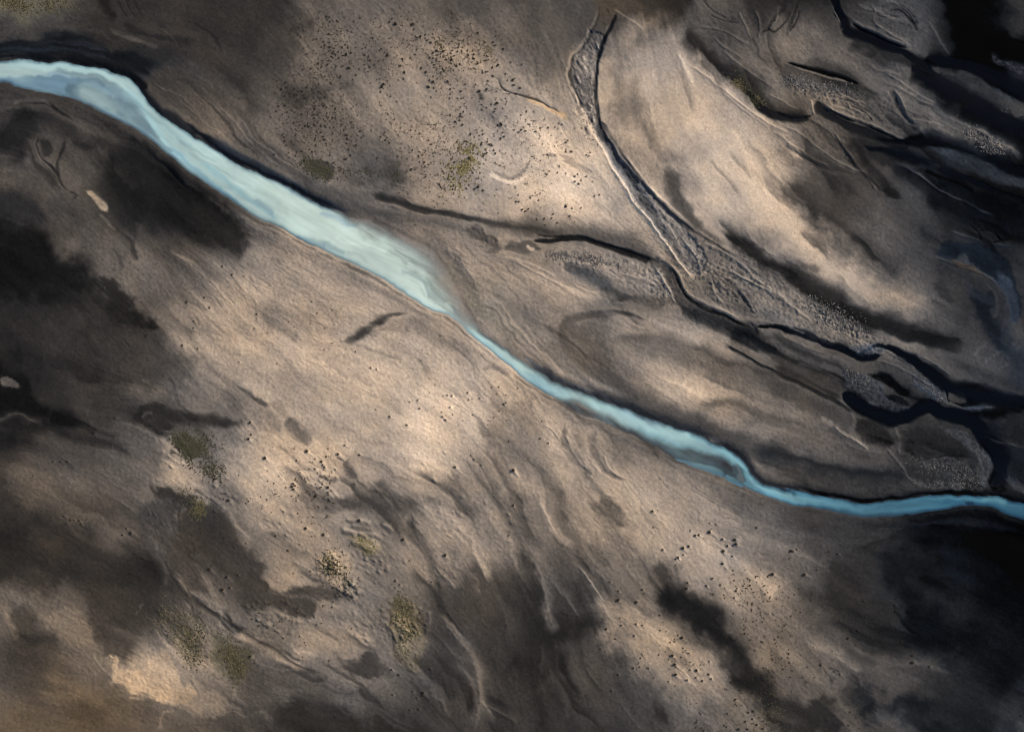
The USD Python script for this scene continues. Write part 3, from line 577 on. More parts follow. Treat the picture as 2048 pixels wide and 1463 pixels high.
stroke([(1540, 728), (1590, 752), (1640, 776), (1690, 802)], 10, 30, 0.6, 0.75, 2, h=-.4)
blob([(1540, 705), (1610, 715), (1680, 745), (1700, 790), (1650, 778), (1590, 748)], 54, 9, 0.75, 5, warm=0.0)
blob([(1530, 745), (1600, 775), (1660, 805), (1705, 835), (1700, 850), (1640, 825), (1560, 782)], 66, 10, 0.8, 4)
stroke([(1560, 690), (1610, 702), (1650, 720), (1700, 742)], 8, 34, 0.7, 0.6, 3, h=-.3)
blob([(1680, 740), (1740, 742), (1770, 765), (1778, 790), (1815, 810), (1790, 826), (1740, 810), (1695, 775)], 62, 6, 0.7, 4, warm=-1.0, ruf=.8, grit=0.5)
stroke([(1510, 654, .2), (1545, 651, .6), (1570, 656, 1), (1598, 662, 1), (1632, 674, 1), (1670, 689, 1), (1702, 704, 1.2), (1730, 712, 1.2), (1766, 706, .7)], 14, 12, 0.45, 0.95, 2, h=-0.5, warm=-0.5, ends=.03)
stroke([(1712, 706, .6), (1745, 690, .4), (1775, 692, .8), (1805, 706, 1.1), (1835, 726, 1.2), (1862, 746, 1.1), (1884, 764, 1.1), (1905, 778, 1.2), (1960, 790, 1.2), (2060, 806, 1.3), (2160, 822, 1.3)], 18, 10, 0.5, 0.95, 2.5, h=-0.5, warm=-0.9, ends=.02)
blob([(1700, 690), (1745, 684), (1772, 696), (1756, 704), (1722, 708)], 72, 4, 0.6, 2, warm=-1.2, h=.1)
blob([(1740, 742), (1770, 744), (1796, 764), (1818, 786), (1806, 792), (1784, 772), (1766, 758)], 12, 5, 0.95, 3, warm=-0.9, h=-.4)
blob([(1770, 786), (1795, 790), (1818, 806), (1800, 808), (1778, 798)], 20, 4, 0.9, 3, warm=-0.5, h=-.3)
stroke([(1684, 784, .9), (1708, 801, 1.1), (1745, 823, 1.1), (1780, 836, 1.1), (1810, 833, 1.1), (1838, 818, 1.2), (1862, 812, 1.3), (1892, 822, 1.6), (1932, 838, 1.6), (1964, 862, 1.5), (1990, 890, 1.3), (2005, 920, 1.2), (2008, 946, 1.2), (2000, 968, 1.2), (1990, 990, 1.3)], 21, 8, 0.45, 0.97, 2, h=-0.6, warm=-0.8, ends=.02)
blob([(1800, 770), (1840, 790), (1880, 800), (1930, 830), (1990, 820), (1960, 850), (1900, 830), (1840, 810)], 14, 8, 0.75, 4, warm=-0.9)
blob([(1820, 745), (1870, 765), (1900, 792), (1880, 800), (1840, 782)], 72, 7, 0.6, 3, warm=-0.9, grit=0.5)
stroke([(1805, 760), (1850, 778), (1890, 800), (1940, 815), (1990, 815)], 7, 66, 0.8, 0.6, 3, warm=-0.9, h=.2)
for pts in ([(1880, 762), (1894, 782), (1898, 800), (1908, 806)], [(1898, 784), (1912, 780), (1928, 784), (1937, 800), (1946, 808)], [(1908, 806), (1925, 810), (1940, 808), (1965, 802), (1990, 796)]):
    stroke(pts, 4.5, 10, 0.5, 0.9, 1.5, h=-0.35, warm=-.6, ends=.03)
blob([(1906, 788), (1925, 786), (1934, 804), (1912, 805)], 54, 3, 0.6, 1.5, warm=.3)
stroke([(1962, 842, .7), (1985, 832, 1), (2012, 826, 1), (2060, 818, 1)], 10, 12, 0.6, 0.9, 2.5, h=-.3, warm=-.8)
blob([(1985, 845), (2040, 835), (2160, 840), (2160, 960), (2060, 900), (2020, 880)], 38, 10, 0.75, 6, warm=-0.5, ruf=.6)
ridge([(1960, 858), (1990, 868), (2020, 886), (2060, 900)], 7, 0.4, 70, 0.5)
blob([(2010, 900), (2060, 900), (2180, 1000), (2060, 990), (2025, 970)], 36, 10, 0.7, 5, warm=-1.0)
for k in range(4):
    stroke([(2010 + 8 * k, 945 + 3 * k), (2024 + 9 * k, 968 + 4 * k), (2046 + 9 * k, 990 + 5 * k)], 4, 66, 0.8, 0.5, 2, h=.2)
# mussel-shaped dark bars
ridge([(1700, 822), (1706, 836), (1700, 852), (1692, 862)], 10, 0.5, 92, 0.7)
blob([(1712, 836), (1740, 838), (1772, 852), (1786, 874), (1778, 892), (1752, 890), (1722, 876), (1708, 858)], 36, 6, 0.85, 4, warm=.1, ruf=1.2)
for k in range(6):
    stroke([(1730 + 9 * k, 868 + 2 * k), (1742 + 9 * k, 876 + 2 * k), (1748 + 8 * k, 888)], 4, 22, 0.7, 0.7, 2, h=-.2)
ridge([(1790, 850), (1797, 880), (1796, 910)], 9, 0.5, 84, 0.7)
blob([(1800, 846), (1860, 856), (1910, 876), (1945, 900), (1955, 920), (1930, 916), (1860, 906), (1806, 908)], 36, 8, 0.85, 4, warm=.05, ruf=.6)
blob([(1806, 908), (1870, 912), (1940, 925), (1958, 940), (1952, 966), (1900, 950), (1840, 930)], 62, 7, 0.6, 4, grit=0.7, ruf=.6)
stroke([(1845, 912), (1880, 914), (1915, 912), (1950, 918)], 4, 26, 0.7, 0.7, 3, h=-.2)
stroke([(1806, 900), (1825, 910), (1845, 918)], 4, 30, 0.7, 0.7, 3, h=-.2)
ridge([(1955, 900), (1960, 925), (1958, 960)], 6, 0.4, 76, 0.6)
blob([(1880, 850), (1940, 870), (1980, 910), (1992, 930), (1980, 970), (1965, 980), (1960, 930), (1930, 890)], 66, 6, 0.7, 3, warm=-0.5, grit=0.5)
ridge([(1664, 846), (1690, 868), (1712, 880), (1740, 900)], 6, 0.8, 196, 0.8)
stroke([(1640, 835), (1668, 850)], 6, 150, 0.8, 0.6, 2, h=.3)
ridge([(1770, 892), (1790, 916), (1808, 940), (1820, 958), (1836, 964)], 5, 0.5, 110, 0.7)
blob([(1810, 930), (1850, 940), (1900, 960), (1860, 966), (1820, 955)], 44, 5, 0.7, 3)
blob([(1830, 960), (1900, 962), (1960, 975), (1900, 978), (1840, 972)], 72, 5, 0.6, 3, grit=0.8)
stroke([(1500, 885), (1560, 905), (1640, 930), (1720, 945), (1800, 952)], 26, 46, 0.8, 0.8, 5, warm=-0.4)
blob([(1530, 905), (1600, 925), (1640, 950), (1600, 952), (1550, 930)], 64, 8, 0.7, 5, warm=0.1)
blob([(1540, 880), (1640, 885), (1740, 905), (1780, 935), (1680, 935), (1580, 910)], 86, 12, 0.6, 5)
blob([(1580, 955), (1680, 970), (1780, 972), (1840, 975), (1760, 992), (1680, 985), (1600, 972)], 58, 9, 0.7, 5, ruf=.8)
stroke([(1585, 972), (1640, 984), (1700, 998), (1750, 1001), (1800, 994), (1850, 985), (1930, 984), (1990, 990)], 6, 12, 0.6, 0.85, 2, h=-.2)
# --- bank strip north of the narrows
for k in range(9):
    o = 9.0 * k
    stroke([(905 + o, 560 + .45 * o), (945 + o, 605 + .4 * o), (990 + o * .9, 655 + .35 * o), (1040 + o * .8, 700 + .3 * o), (1090 + o * .8, 738 + .3 * o)], 4.5, 104 + 20 * (k % 3), 0.9, 0.28, 4, h=0.05 * (-1) ** k, warm=.05)
stroke([(925, 560), (965, 620), (1020, 690), (1080, 735)], 16, 126, 0.9, 0.45, 5, moss=0.05)
stroke([(1030, 700), (1090, 740), (1150, 775), (1230, 806), (1330, 846), (1420, 884), (1470, 902), (1500, 930), (1530, 962)], 16, 48, 0.8, 0.8, 4, warm=-.4, h=-.2)
stroke([(1330, 835), (1400, 856), (1470, 880), (1530, 905), (1580, 940)], 20, 54, 0.9, 0.7, 4, warm=-.2)
# --- south bank
for k in range(3):
    stroke([(-60, 188 + 12 * k), (40, 196 + 12 * k), (130, 218 + 12 * k), (220, 258 + 12 * k), (300, 305 + 10 * k), (380, 372 + 8 * k), (480, 440 + 6 * k)], 7, 66 + 14 * k, 0.9, 0.5, 3, h=0.2 * (-1) ** k, warm=.1)
stroke([(20, 212, .5), (60, 206, 1), (95, 212, 1), (120, 228, .8), (150, 244, .5)], 6, 30, 0.6, 0.8, 2, h=-.35)
stroke([(18, 214), (50, 204), (85, 206), (110, 218)], 5, 104, 0.8, 0.6, 2, h=.3)
stroke([(290, 296), (350, 345), (420, 402), (500, 448), (560, 480), (640, 520), (720, 556), (800, 600), (870, 640), (930, 690), (990, 735)], 10, 128, 0.9, 0.5, 2.5, h=.3, ends=.05)
stroke([(350, 372), (410, 420), (480, 462), (540, 500), (600, 530)], 12, 66, 0.9, 0.5, 4)
blob([(-80, 235), (60, 232), (160, 262), (260, 300), (200, 310), (120, 292), (60, 262), (-80, 270)], 44, 12, 0.7, 6)
blob([(0, 240), (40, 242), (60, 280), (40, 320), (0, 300), (-60, 280)], 28, 12, 0.75, 7)
stroke([(40, 260), (60, 300), (90, 345), (130, 380)], 14, 42, 0.9, 0.6, 5)
stroke([(78, 272, .6), (74, 295, 1), (86, 318, 1), (108, 340, .8), (120, 362, .5)], 6, 34, 0.6, 0.75, 2, h=-.3)
stroke([(128, 276), (124, 300), (114, 330), (122, 365), (140, 385)], 5, 38, 0.6, 0.7, 2, h=-.3)
blob([(80, 285), (102, 288), (108, 312), (92, 316)], 30, 6, 0.7, 3)
blob([(145, 285), (170, 285), (180, 300), (150, 300)], 34, 6, 0.7, 4)
blob([(150, 300), (190, 300), (200, 340), (170, 380), (140, 350)], 82, 14, 0.6, 6)
blob([(-60, 330), (60, 350), (110, 390), (90, 400), (-60, 380)], 74, 14, 0.5, 6, warm=.2)
blob([(186, 330), (228, 306), (282, 302), (335, 322), (385, 362), (432, 402), (484, 442), (505, 482), (462, 512), (425, 490), (398, 462), (362, 442), (335, 424), (300, 424), (262, 420), (236, 396), (206, 352)], 33, 12, 0.93, 7, warm=-.05)  # large dark area on the left, shade painted as tone
blob([(300, 420), (330, 410), (370, 440), (352, 446), (320, 436)], 30, 6, 0.6, 6)
stroke([(168, 382, .5), (178, 390, 1.1), (190, 403, 1.2), (200, 415, 1.0), (212, 428, .4)], 9, 158, 0.5, 0.9, 2, warm=.35, h=.2)
stroke([(195, 428), (212, 445), (232, 462)], 4, 118, 0.8, 0.6, 2, h=.2)
stroke([(140, 380), (150, 392), (140, 400)], 6, 32, 0.8, 0.7, 3)
blob([(-100, 370), (40, 385), (100, 420), (60, 440), (-100, 420)], 32, 14, 0.75, 8, warm=-.3)
stroke([(-20, 424), (20, 438), (60, 450)], 8, 64, 0.9, 0.6, 4)
blob([(-100, 440), (40, 438), (100, 470), (140, 510), (165, 560), (180, 585), (150, 620), (60, 590), (-100, 600)], 24, 13, 0.9, 9)  # shade at the left edge painted into the ground tone
blob([(120, 480), (250, 470), (320, 520), (300, 580), (200, 570), (150, 520)], 96, 18, 0.5, 8)
stroke([(240, 470), (252, 482), (264, 500), (272, 525)], 8, 48, 0.8, 0.75, 5, h=-.2)
stroke([(225, 492), (232, 520), (238, 540)], 8, 68, 0.9, 0.6, 5)
stroke([(262, 440), (285, 470), (300, 478), (340, 500)], 14, 74, 0.9, 0.5, 7)
ridge([(330, 492), (370, 520), (420, 560), (480, 620)], 9, 0.25, 150, 0.5)
ridge([(340, 500), (400, 535), (412, 560), (445, 590), (470, 610)], 4, 0.2, 160, 0.5)
stroke([(388, 500), (410, 520), (425, 540)], 8, 84, 0.9, 0.6, 4)
blob([(180, 582), (205, 568), (240, 566), (275, 578), (300, 602), (312, 630), (318, 646), (290, 644), (262, 624), (232, 606), (196, 592)], 33, 8, 0.92, 7)
blob([(130, 640), (200, 620), (280, 650), (330, 690), (340, 740), (240, 760), (140, 720)], 60, 22, 0.6, 10)
blob([(230, 610), (260, 620), (270, 635), (240, 628)], 40, 6, 0.6, 5)
blob([(320, 680), (350, 690), (390, 705), (380, 740), (340, 730)], 74, 12, 0.65, 10, ruf=.6)
blob([(-100, 650), (20, 660), (40, 720), (70, 770), (96, 800), (98, 826), (70, 830), (30, 822), (-100, 850)], 22, 9, 0.93, 5, warm=-.05)  # more left-edge shade put into the colour
blob([(2, 752), (14, 745), (28, 760), (30, 772), (4, 770)], 96, 5, 0.85, 4)
ridge([(-20, 845), (10, 832), (35, 826), (58, 838), (85, 852)], 12, 0.6, 104, 0.7)
stroke([(95, 828, 1), (118, 835, 1), (155, 846, 1), (195, 868, .7)], 19, 22, 0.6, 0.92, 3, h=-.3, ends=.05)
stroke([(-30, 888, 1.3), (10, 882, 1.2), (40, 866, 1), (75, 852, .8), (105, 858, .8), (150, 872, .9), (200, 884, 1), (245, 884, .8)], 17, 34, 0.7, 0.85, 4, h=-.3)
blob([(-100, 880), (10, 885), (40, 905), (0, 930), (-100, 920)], 50, 10, 0.7, 7)
blob([(10, 935), (30, 940), (40, 990), (70, 1010), (40, 1030), (-60, 1030), (-60, 930)], 48, 12, 0.6, 7)
blob([(150, 770), (200, 765), (250, 800), (285, 830), (240, 834), (190, 820)], 50, 14, 0.8, 7)
blob([(255, 768), (290, 762), (318, 792), (300, 806), (272, 794)], 138, 13, 0.65, 6, warm=.25)
blob([(288, 806), (306, 800), (326, 806), (332, 820), (310, 826), (290, 840), (262, 832), (270, 818)], 38, 6, 0.92, 4, warm=-.1)
stroke([(292, 840, .8), (318, 826, 1.2), (348, 828, 1), (380, 828, .8), (440, 842, .8), (480, 850, .5)], 20, 46, 0.7, 0.85, 5)
blob([(290, 842), (330, 836), (345, 845), (330, 855), (318, 862), (300, 850)], 42, 5, 0.85, 5)
ridge([(282, 836), (292, 826), (306, 826)], 5, 0.4, 128, 0.6)
stroke([(334, 745), (344, 775), (358, 805), (378, 825)], 6, 78, 0.8, 0.65, 3, h=-.2)
stroke([(462, 770, .7), (485, 784, 1), (510, 800, 1), (545, 818, .7)], 8, 54, 0.6, 0.8, 3, h=-.35)
stroke([(440, 770), (480, 810), (520, 850), (560, 880)], 36, 112, 0.95, 0.5, 8)
stroke([(572, 838, .6), (590, 858, 1), (606, 876, 1.2), (624, 890, .8)], 20, 60, 0.7, 0.88, 3, h=-.2)
stroke([(545, 800), (562, 825), (580, 850)], 9, 104, 0.9, 0.5, 4)
blob([(310, 870), (340, 862), (360, 900), (390, 940), (410, 970), (370, 960), (330, 910)], 168, 12, 0.65, 7, warm=.25)
blob([(340, 930), (390, 950), (420, 985), (380, 985), (340, 965)], 172, 14, 0.6, 6, warm=.25)
blob([(460, 890), (540, 870), (640, 880), (680, 920), (620, 960), (520, 960)], 172, 30, 0.6, 8, warm=.35)
blob([(420, 870), (480, 860), (540, 900), (500, 940), (430, 910)], 150, 20, 0.5, 8, ruf=.8)
blob([(690, 880), (760, 870), (800, 900), (780, 925), (710, 920)], 178, 20, 0.55, 8, warm=.2)
blob([(870, 780), (940, 770), (960, 840), (940, 870), (880, 850)], 188, 24, 0.55, 8, warm=.15)
blob([(1000, 735), (1030, 745), (1050, 790), (1020, 800), (960, 780)], 182, 18, 0.5, 6, warm=.15)
stroke([(670, 682, .5), (690, 680, 1), (712, 672, 1.1), (735, 656, 1.1), (752, 642, 1), (778, 632, .8), (800, 626, .5), (822, 622, .3)], 14, 62, 0.7, 0.85, 3.5, h=-.35)
blob([(745, 645), (800, 636), (840, 640), (870, 670), (830, 665), (790, 660), (760, 668)], 112, 11, 0.65, 6)
stroke([(655, 690), (700, 688), (740, 696), (780, 712), (820, 722)], 5, 118, 0.9, 0.5, 3, h=-.15)
stroke([(560, 550), (620, 590), (660, 620), (690, 640)], 22, 122, 0.95, 0.55, 5)
stroke([(820, 648), (870, 680), (930, 706), (980, 728)], 16, 112, 0.9, 0.5, 4)
stroke([(830, 718), (850, 740), (866, 752)], 8, 116, 0.9, 0.55, 4)
stroke([(955, 738, .6), (980, 736, 1), (1000, 742, 1), (1018, 752, .7)], 10, 108, 0.8, 0.7, 3, h=-.2)
blob([(945, 828), (960, 832), (975, 858), (998, 872), (985, 876), (962, 862)], 104, 6, 0.8, 4, h=-.2)
blob([(985, 875), (1010, 885), (1040, 905), (1068, 940), (1085, 975), (1060, 965), (1030, 930), (1000, 905)], 96, 9, 0.75, 5, h=-.2)
stroke([(985, 795), (1000, 830), (1005, 860)], 20, 122, 0.9, 0.5, 5)
blob([(990, 805), (1015, 812), (1040, 850), (1010, 850)], 128, 9, 0.5, 4)
ridge([(1085, 845), (1110, 865), (1122, 890), (1140, 915)], 5, 0.25, 150, 0.5)
stroke([(1090, 852, .5), (1108, 866, .8), (1120, 882, .8)], 4, 92, 0.7, 0.7, 2, h=-.25)
stroke([(1132, 838, .7), (1124, 868, 1), (1130, 892, 1.1), (1146, 915, 1.1), (1166, 935, 1), (1190, 955, .8)], 13, 92, 0.7, 0.8, 2.5, h=-.5)
ridge([(1140, 850), (1134, 872), (1142, 900), (1160, 925), (1182, 944)], 6, 0.35, 162, 0.5)
stroke([(1188, 856, .8), (1180, 888, 1.2), (1190, 915, 1.2), (1208, 938, 1), (1232, 954, .8), (1262, 962, .5)], 14, 104, 0.7, 0.75, 2.5, h=-.5)
ridge([(1206, 905), (1216, 930), (1236, 950), (1258, 960)], 6, 0.5, 168, 0.6)
for (px, py) in ((1150, 880), (1228, 905), (1240, 890)):
    blob([(px - 7, py - 14), (px + 5, py - 12), (px + 9, py + 10), (px - 2, py + 14)], 102, 5, 0.7, 4, h=-.2)
stroke([(1175, 920), (1190, 932), (1205, 945)], 7, 170, 0.8, 0.5, 3, h=.3)
blob([(1200, 862), (1280, 890), (1290, 905), (1250, 900), (1215, 885)], 104, 8, 0.6, 4)
blob([(1290, 920), (1360, 940), (1440, 970), (1400, 985), (1330, 960)], 112, 16, 0.55, 6)
blob([(1420, 970), (1480, 990), (1560, 1030), (1640, 1070), (1560, 1060), (1470, 1030)], 82, 18, 0.65, 7, warm=-.2)
stroke([(1020, 900), (1050, 930), (1085, 970), (1100, 990)], 12, 128, 0.9, 0.4, 4)
stroke([(1102, 972, .8), (1112, 1000, 1), (1122, 1035, 1.1), (1140, 1070, 1.1), (1160, 1095, .7)], 22, 64, 0.7, 0.85, 4, h=-.25)
ridge([(1078, 1000), (1092, 1030), (1110, 1060), (1122, 1078)], 5, 0.25, 172, 0.5)
blob([(1178, 1002), (1212, 996), (1246, 1014), (1258, 1040), (1228, 1048), (1195, 1036)], 70, 9, 0.85, 6)
stroke([(1150, 962), (1200, 1010), (1260, 1040), (1300, 1060)], 12, 108, 0.9, 0.5, 5)
blob([(1195, 1045), (1230, 1050), (1270, 1080), (1280, 1110), (1240, 1100), (1205, 1075)], 90, 10, 0.65, 7, ruf=.8)
stroke([(1160, 960), (1185, 975), (1212, 990), (1240, 992)], 7, 164, 0.8, 0.5, 3, h=.3)
blob([(1025, 1060), (1050, 1060), (1075, 1080), (1085, 1098), (1050, 1095)], 74, 8, 0.75, 6)
blob([(925, 930), (960, 940), (968, 960), (940, 965), (915, 950)], 104, 9, 0.7, 5)
blob([(930, 985), (1000, 1000), (1040, 1030), (1020, 1060), (960, 1080), (920, 1060), (930, 1020)], 92, 20, 0.6, 9)
stroke([(688, 926, .5), (700, 938, 1), (716, 956, .8)], 17, 82, 0.8, 0.85, 4, h=-.15)
stroke([(672, 915), (690, 925)], 4, 70, 0.7, 0.7, 2, h=-.2)
stroke([(738, 958, .6), (758, 978, 1), (780, 998, 1.1), (800, 1004, .7)], 20, 84, 0.8, 0.85, 4)
ridge([(736, 958), (752, 978), (770, 998), (786, 1014)], 4, 0.4, 172, 0.7)
stroke([(614, 1016, .5), (650, 1018, .9), (690, 1012, 1), (720, 1004, 1.1), (750, 1008, 1.2), (790, 1012, 1.3), (850, 1006, 1), (900, 1012, .5)], 20, 84, 0.75, 0.88, 4, h=-.15)
blob([(740, 985), (770, 990), (790, 1015), (760, 1040), (800, 1060), (830, 1080), (790, 1075), (750, 1040)], 92, 10, 0.65, 6)
for (x0, y0, x1, y1) in ((690, 1038, 740, 1046), (680, 1058, 735, 1076), (700, 1048, 745, 1062), (715, 1068, 760, 1072), (762, 1046, 785, 1062), (700, 1085, 745, 1098), (640, 950, 680, 958)):
    ridge([(x0, y0), ((x0 + x1) / 2, (y0 + y1) / 2 - 3), (x1, y1)], 9, 0.6, 168, 0.6, warm=.1)
    stroke([(x0 - 5, y0 + 4), ((x0 + x1) / 2 - 4, (y0 + y1) / 2 + 6), (x1 - 4, y1 + 8)], 6, 78, 0.7, 0.6, 2, h=-.2)
stroke([(808, 1040, .5), (822, 1065, 1), (836, 1090, 1), (850, 1112, 1), (868, 1148, 1), (876, 1180, .9), (885, 1215, .8), (905, 1245, .7), (930, 1275, .6)], 11, 62, 0.7, 0.8, 3, h=-.3, ends=.06)
# moss knolls and gravel humps, lower middle
blob([(634, 1115), (655, 1104), (690, 1112), (705, 1140), (690, 1160), (705, 1190), (722, 1200), (700, 1200), (672, 1170), (640, 1145)], 146, 6, 0.75, 5, warm=.3, h=.5, ruf=1.2)
blob([(690, 1080), (720, 1075), (760, 1095), (740, 1110), (705, 1100)], 150, 6, 0.6, 5, warm=.3, h=.4, ruf=1.0, moss=.15)
blob([(515, 1178), (560, 1184), (600, 1168), (650, 1176), (705, 1190), (690, 1196), (640, 1196), (612, 1222), (570, 1228), (535, 1214), (500, 1230), (480, 1190)], 64, 7, 0.9, 6)
blob([(470, 1130), (510, 1130), (535, 1180), (500, 1200), (470, 1180)], 62, 12, 0.75, 7)
blob([(530, 1140), (600, 1130), (600, 1165), (570, 1178), (545, 1170)], 142, 10, 0.65, 5, warm=.15)
blob([(600, 1240), (660, 1240), (720, 1260), (745, 1290), (700, 1312), (640, 1310), (600, 1290)], 140, 16, 0.6, 8, warm=.2)
blob([(640, 1190), (720, 1190), (760, 1240), (740, 1280), (690, 1250)], 112, 14, 0.5, 8, ruf=.8)
blob([(668, 1322), (715, 1310), (755, 1302), (768, 1318), (765, 1345), (735, 1352), (700, 1338)], 54, 6, 0.9, 6)
stroke([(640, 1322), (668, 1335), (700, 1355), (730, 1380)], 7, 62, 0.8, 0.7, 4, h=-.2)
blob([(745, 1180), (780, 1200), (800, 1230), (790, 1290), (760, 1300), (735, 1230)], 88, 14, 0.6, 8)
blob([(790, 1190), (830, 1195), (850, 1240), (850, 1290), (830, 1320), (800, 1310), (788, 1250)], 130, 9, 0.7, 6, warm=.45, h=.4, ruf=.8, moss=.15)
stroke([(786, 1200), (784, 1250), (790, 1300), (815, 1335), (850, 1350)], 6, 60, 0.7, 0.6, 3, h=-.3)
ridge([(858, 1215), (860, 1240), (852, 1270)], 7, 0.4, 130, 0.5)
ridge([(884, 1235, .6), (900, 1258, 1), (918, 1280, 1.1), (938, 1305, 1.1), (948, 1330, 1), (958, 1365, 1), (962, 1400, 1), (955, 1430, .8), (952, 1463, .8)], 16, 0.5, 112, 0.8)
ridge([(960, 1400), (985, 1416), (1010, 1430), (1040, 1448)], 14, 0.5, 100, 0.75)
stroke([(930, 1322), (938, 1350), (946, 1390), (942, 1420)], 14, 34, 0.8, 0.7, 4)
stroke([(962, 1340), (972, 1380), (1000, 1405), (1040, 1425)], 12, 34, 0.8, 0.7, 4)
blob([(905, 1130), (1010, 1140), (1060, 1180), (1050, 1260), (980, 1290), (920, 1240), (880, 1180)], 64, 20, 0.65, 9)
blob([(860, 1110), (900, 1100), (930, 1150), (915, 1180), (880, 1160)], 112, 12, 0.6, 7, ruf=.8)
ridge([(868, 1128), (880, 1145), (898, 1160), (912, 1180)], 7, 0.5, 138, 0.5)
blob([(940, 1280), (1010, 1275), (1030, 1340), (1010, 1390), (970, 1350)], 62, 14, 0.6, 8)
blob([(1035, 1115), (1060, 1120), (1075, 1150), (1078, 1200), (1085, 1260), (1060, 1280), (1045, 1200)], 42, 9, 0.85, 6)
ridge([(1068, 1120), (1080, 1150), (1088, 1190), (1098, 1225), (1112, 1262)], 7, 0.25, 120, 0.4)
blob([(1104, 1170), (1130, 1162), (1155, 1172), (1158, 1205), (1140, 1225), (1116, 1222)], 58, 6, 0.85, 5)
stroke([(1116, 1222), (1135, 1230), (1160, 1234)], 4, 34, 0.7, 0.75, 2, h=-.2)
stroke([(1150, 1130, .6), (1160, 1160, 1), (1178, 1195, 1.1), (1200, 1230, 1.1), (1220, 1270, 1), (1245, 1320, .6)], 19, 60, 0.8, 0.85, 4, h=-.2)
ridge([(1155, 1130), (1180, 1165), (1205, 1200)], 5, 0.4, 158, 0.6)
blob([(1110, 1225), (1160, 1238), (1190, 1240), (1170, 1270), (1130, 1330), (1080, 1360), (1030, 1350), (1040, 1290)], 38, 13, 0.88, 8)
blob([(1020, 1180), (1045, 1190), (1070, 1270), (1040, 1320), (1000, 1330), (1000, 1250)], 50, 14, 0.7, 8)
blob([(1130, 1290), (1200, 1290), (1230, 1340), (1180, 1370), (1130, 1350)], 72, 16, 0.55, 8)
blob([(1010, 1370), (1100, 1360), (1140, 1420), (1100, 1500), (1000, 1500)], 50, 18, 0.6, 8)
blob([(1200, 1090), (1260, 1110), (1300, 1140), (1290, 1160), (1240, 1140)], 98, 12, 0.5, 8)
blob([(1260, 1120), (1290, 1130), (1300, 1160), (1280, 1180), (1268, 1150)], 92, 7, 0.65, 6)
stroke([(1278, 1140, .7), (1305, 1152, 1), (1330, 1178, 1.1), (1362, 1205, 1.1), (1398, 1228, 1.1), (1425, 1262, 1.1), (1448, 1300, 1), (1475, 1332, .9), (1508, 1362, .9), (1536, 1395, 1), (1560, 1425, 1.1), (1600, 1450, 1.2), (1640, 1475, 1)], 46, 38, 0.7, 0.93, 8, ends=.06)
stroke([(1400, 1170), (1430, 1215), (1470, 1270), (1500, 1320)], 26, 76, 0.9, 0.6, 8)
blob([(1440, 1095), (1500, 1130), (1550, 1190), (1560, 1240), (1510, 1220), (1470, 1160)], 92, 18, 0.6, 8, warm=-.1)
blob([(1290, 1360), (1330, 1350), (1370, 1400), (1330, 1440), (1290, 1420)], 74, 16, 0.6, 9)
blob([(1300, 1405), (1330, 1410), (1325, 1435), (1305, 1430)], 44, 8, 0.7, 5)
blob([(1440, 1380), (1500, 1400), (1540, 1463), (1480, 1480), (1420, 1440)], 116, 18, 0.6, 10, warm=.5)
blob([(1510, 1300), (1550, 1290), (1580, 1340), (1570, 1370), (1530, 1350)], 118, 18, 0.6, 8, warm=.3)
blob([(1200, 1200), (1330, 1260), (1420, 1310), (1420, 1350), (1320, 1320), (1230, 1270)], 122, 22, 0.4, 9, warm=.15)
# --- lower left
blob([(140, 985), (190, 1000), (230, 1020), (200, 1025), (160, 1015)], 58, 9, 0.6, 7)
stroke([(110, 1000), (160, 1020), (200, 1022)], 12, 62, 0.9, 0.5, 6)
blob([(305, 970), (325, 985), (345, 978), (360, 990), (385, 985), (400, 1000), (415, 1012), (380, 1025), (350, 1010), (320, 1000)], 52, 6, 0.85, 7)
blob([(285, 1010), (330, 1005), (370, 1020), (372, 1080), (350, 1110), (310, 1120), (285, 1070)], 66, 9, 0.8, 6, warm=-.25, ruf=.6)
stroke([(362, 1010), (365, 1050), (358, 1100)], 5, 44, 0.7, 0.6, 3)
for k in range(5):
    ridge([(295 + 14 * k, 1015 + 10 * k), (305 + 14 * k, 1030 + 10 * k)], 5, 0.3, 96, 0.5)
blob([(412, 1012), (440, 1022), (470, 1055), (505, 1110), (545, 1170), (500, 1180), (440, 1130), (372, 1100), (372, 1050)], 58, 8, 0.9, 6, warm=.1)
stroke([(390, 960), (420, 990), (460, 1030), (510, 1085)], 9, 150, 0.9, 0.5, 4, h=.3)
stroke([(385, 975), (405, 985), (425, 1000), (440, 1020)], 4, 80, 0.7, 0.6, 3, h=-.2)
blob([(395, 1000), (412, 990), (420, 1005), (400, 1015)], 158, 5, 0.6, 4)
blob([(-100, 1070), (100, 1070), (220, 1090), (300, 1110), (320, 1160), (260, 1185), (120, 1180), (-100, 1160)], 44, 18, 0.85, 9, warm=.1)
blob([(180, 1170), (300, 1160), (330, 1220), (280, 1280), (240, 1320), (190, 1290), (175, 1240)], 56, 14, 0.85, 8, warm=.1)
blob([(70, 1240), (110, 1220), (165, 1228), (185, 1255), (178, 1290), (140, 1290), (100, 1270)], 106, 9, 0.8, 7, warm=.3)
stroke([(-10, 1205), (12, 1235), (28, 1265), (45, 1280)], 16, 108, 0.8, 0.75, 6, warm=.25)
blob([(15, 1222), (50, 1215), (75, 1245), (60, 1270), (30, 1255)], 62, 8, 0.7, 7, moss=.1)
blob([(150, 1280), (200, 1310), (230, 1350), (200, 1350), (150, 1320)], 82, 12, 0.55, 7)
ridge([(185, 1310), (200, 1330), (215, 1345), (232, 1362)], 5, 0.3, 110, 0.5)
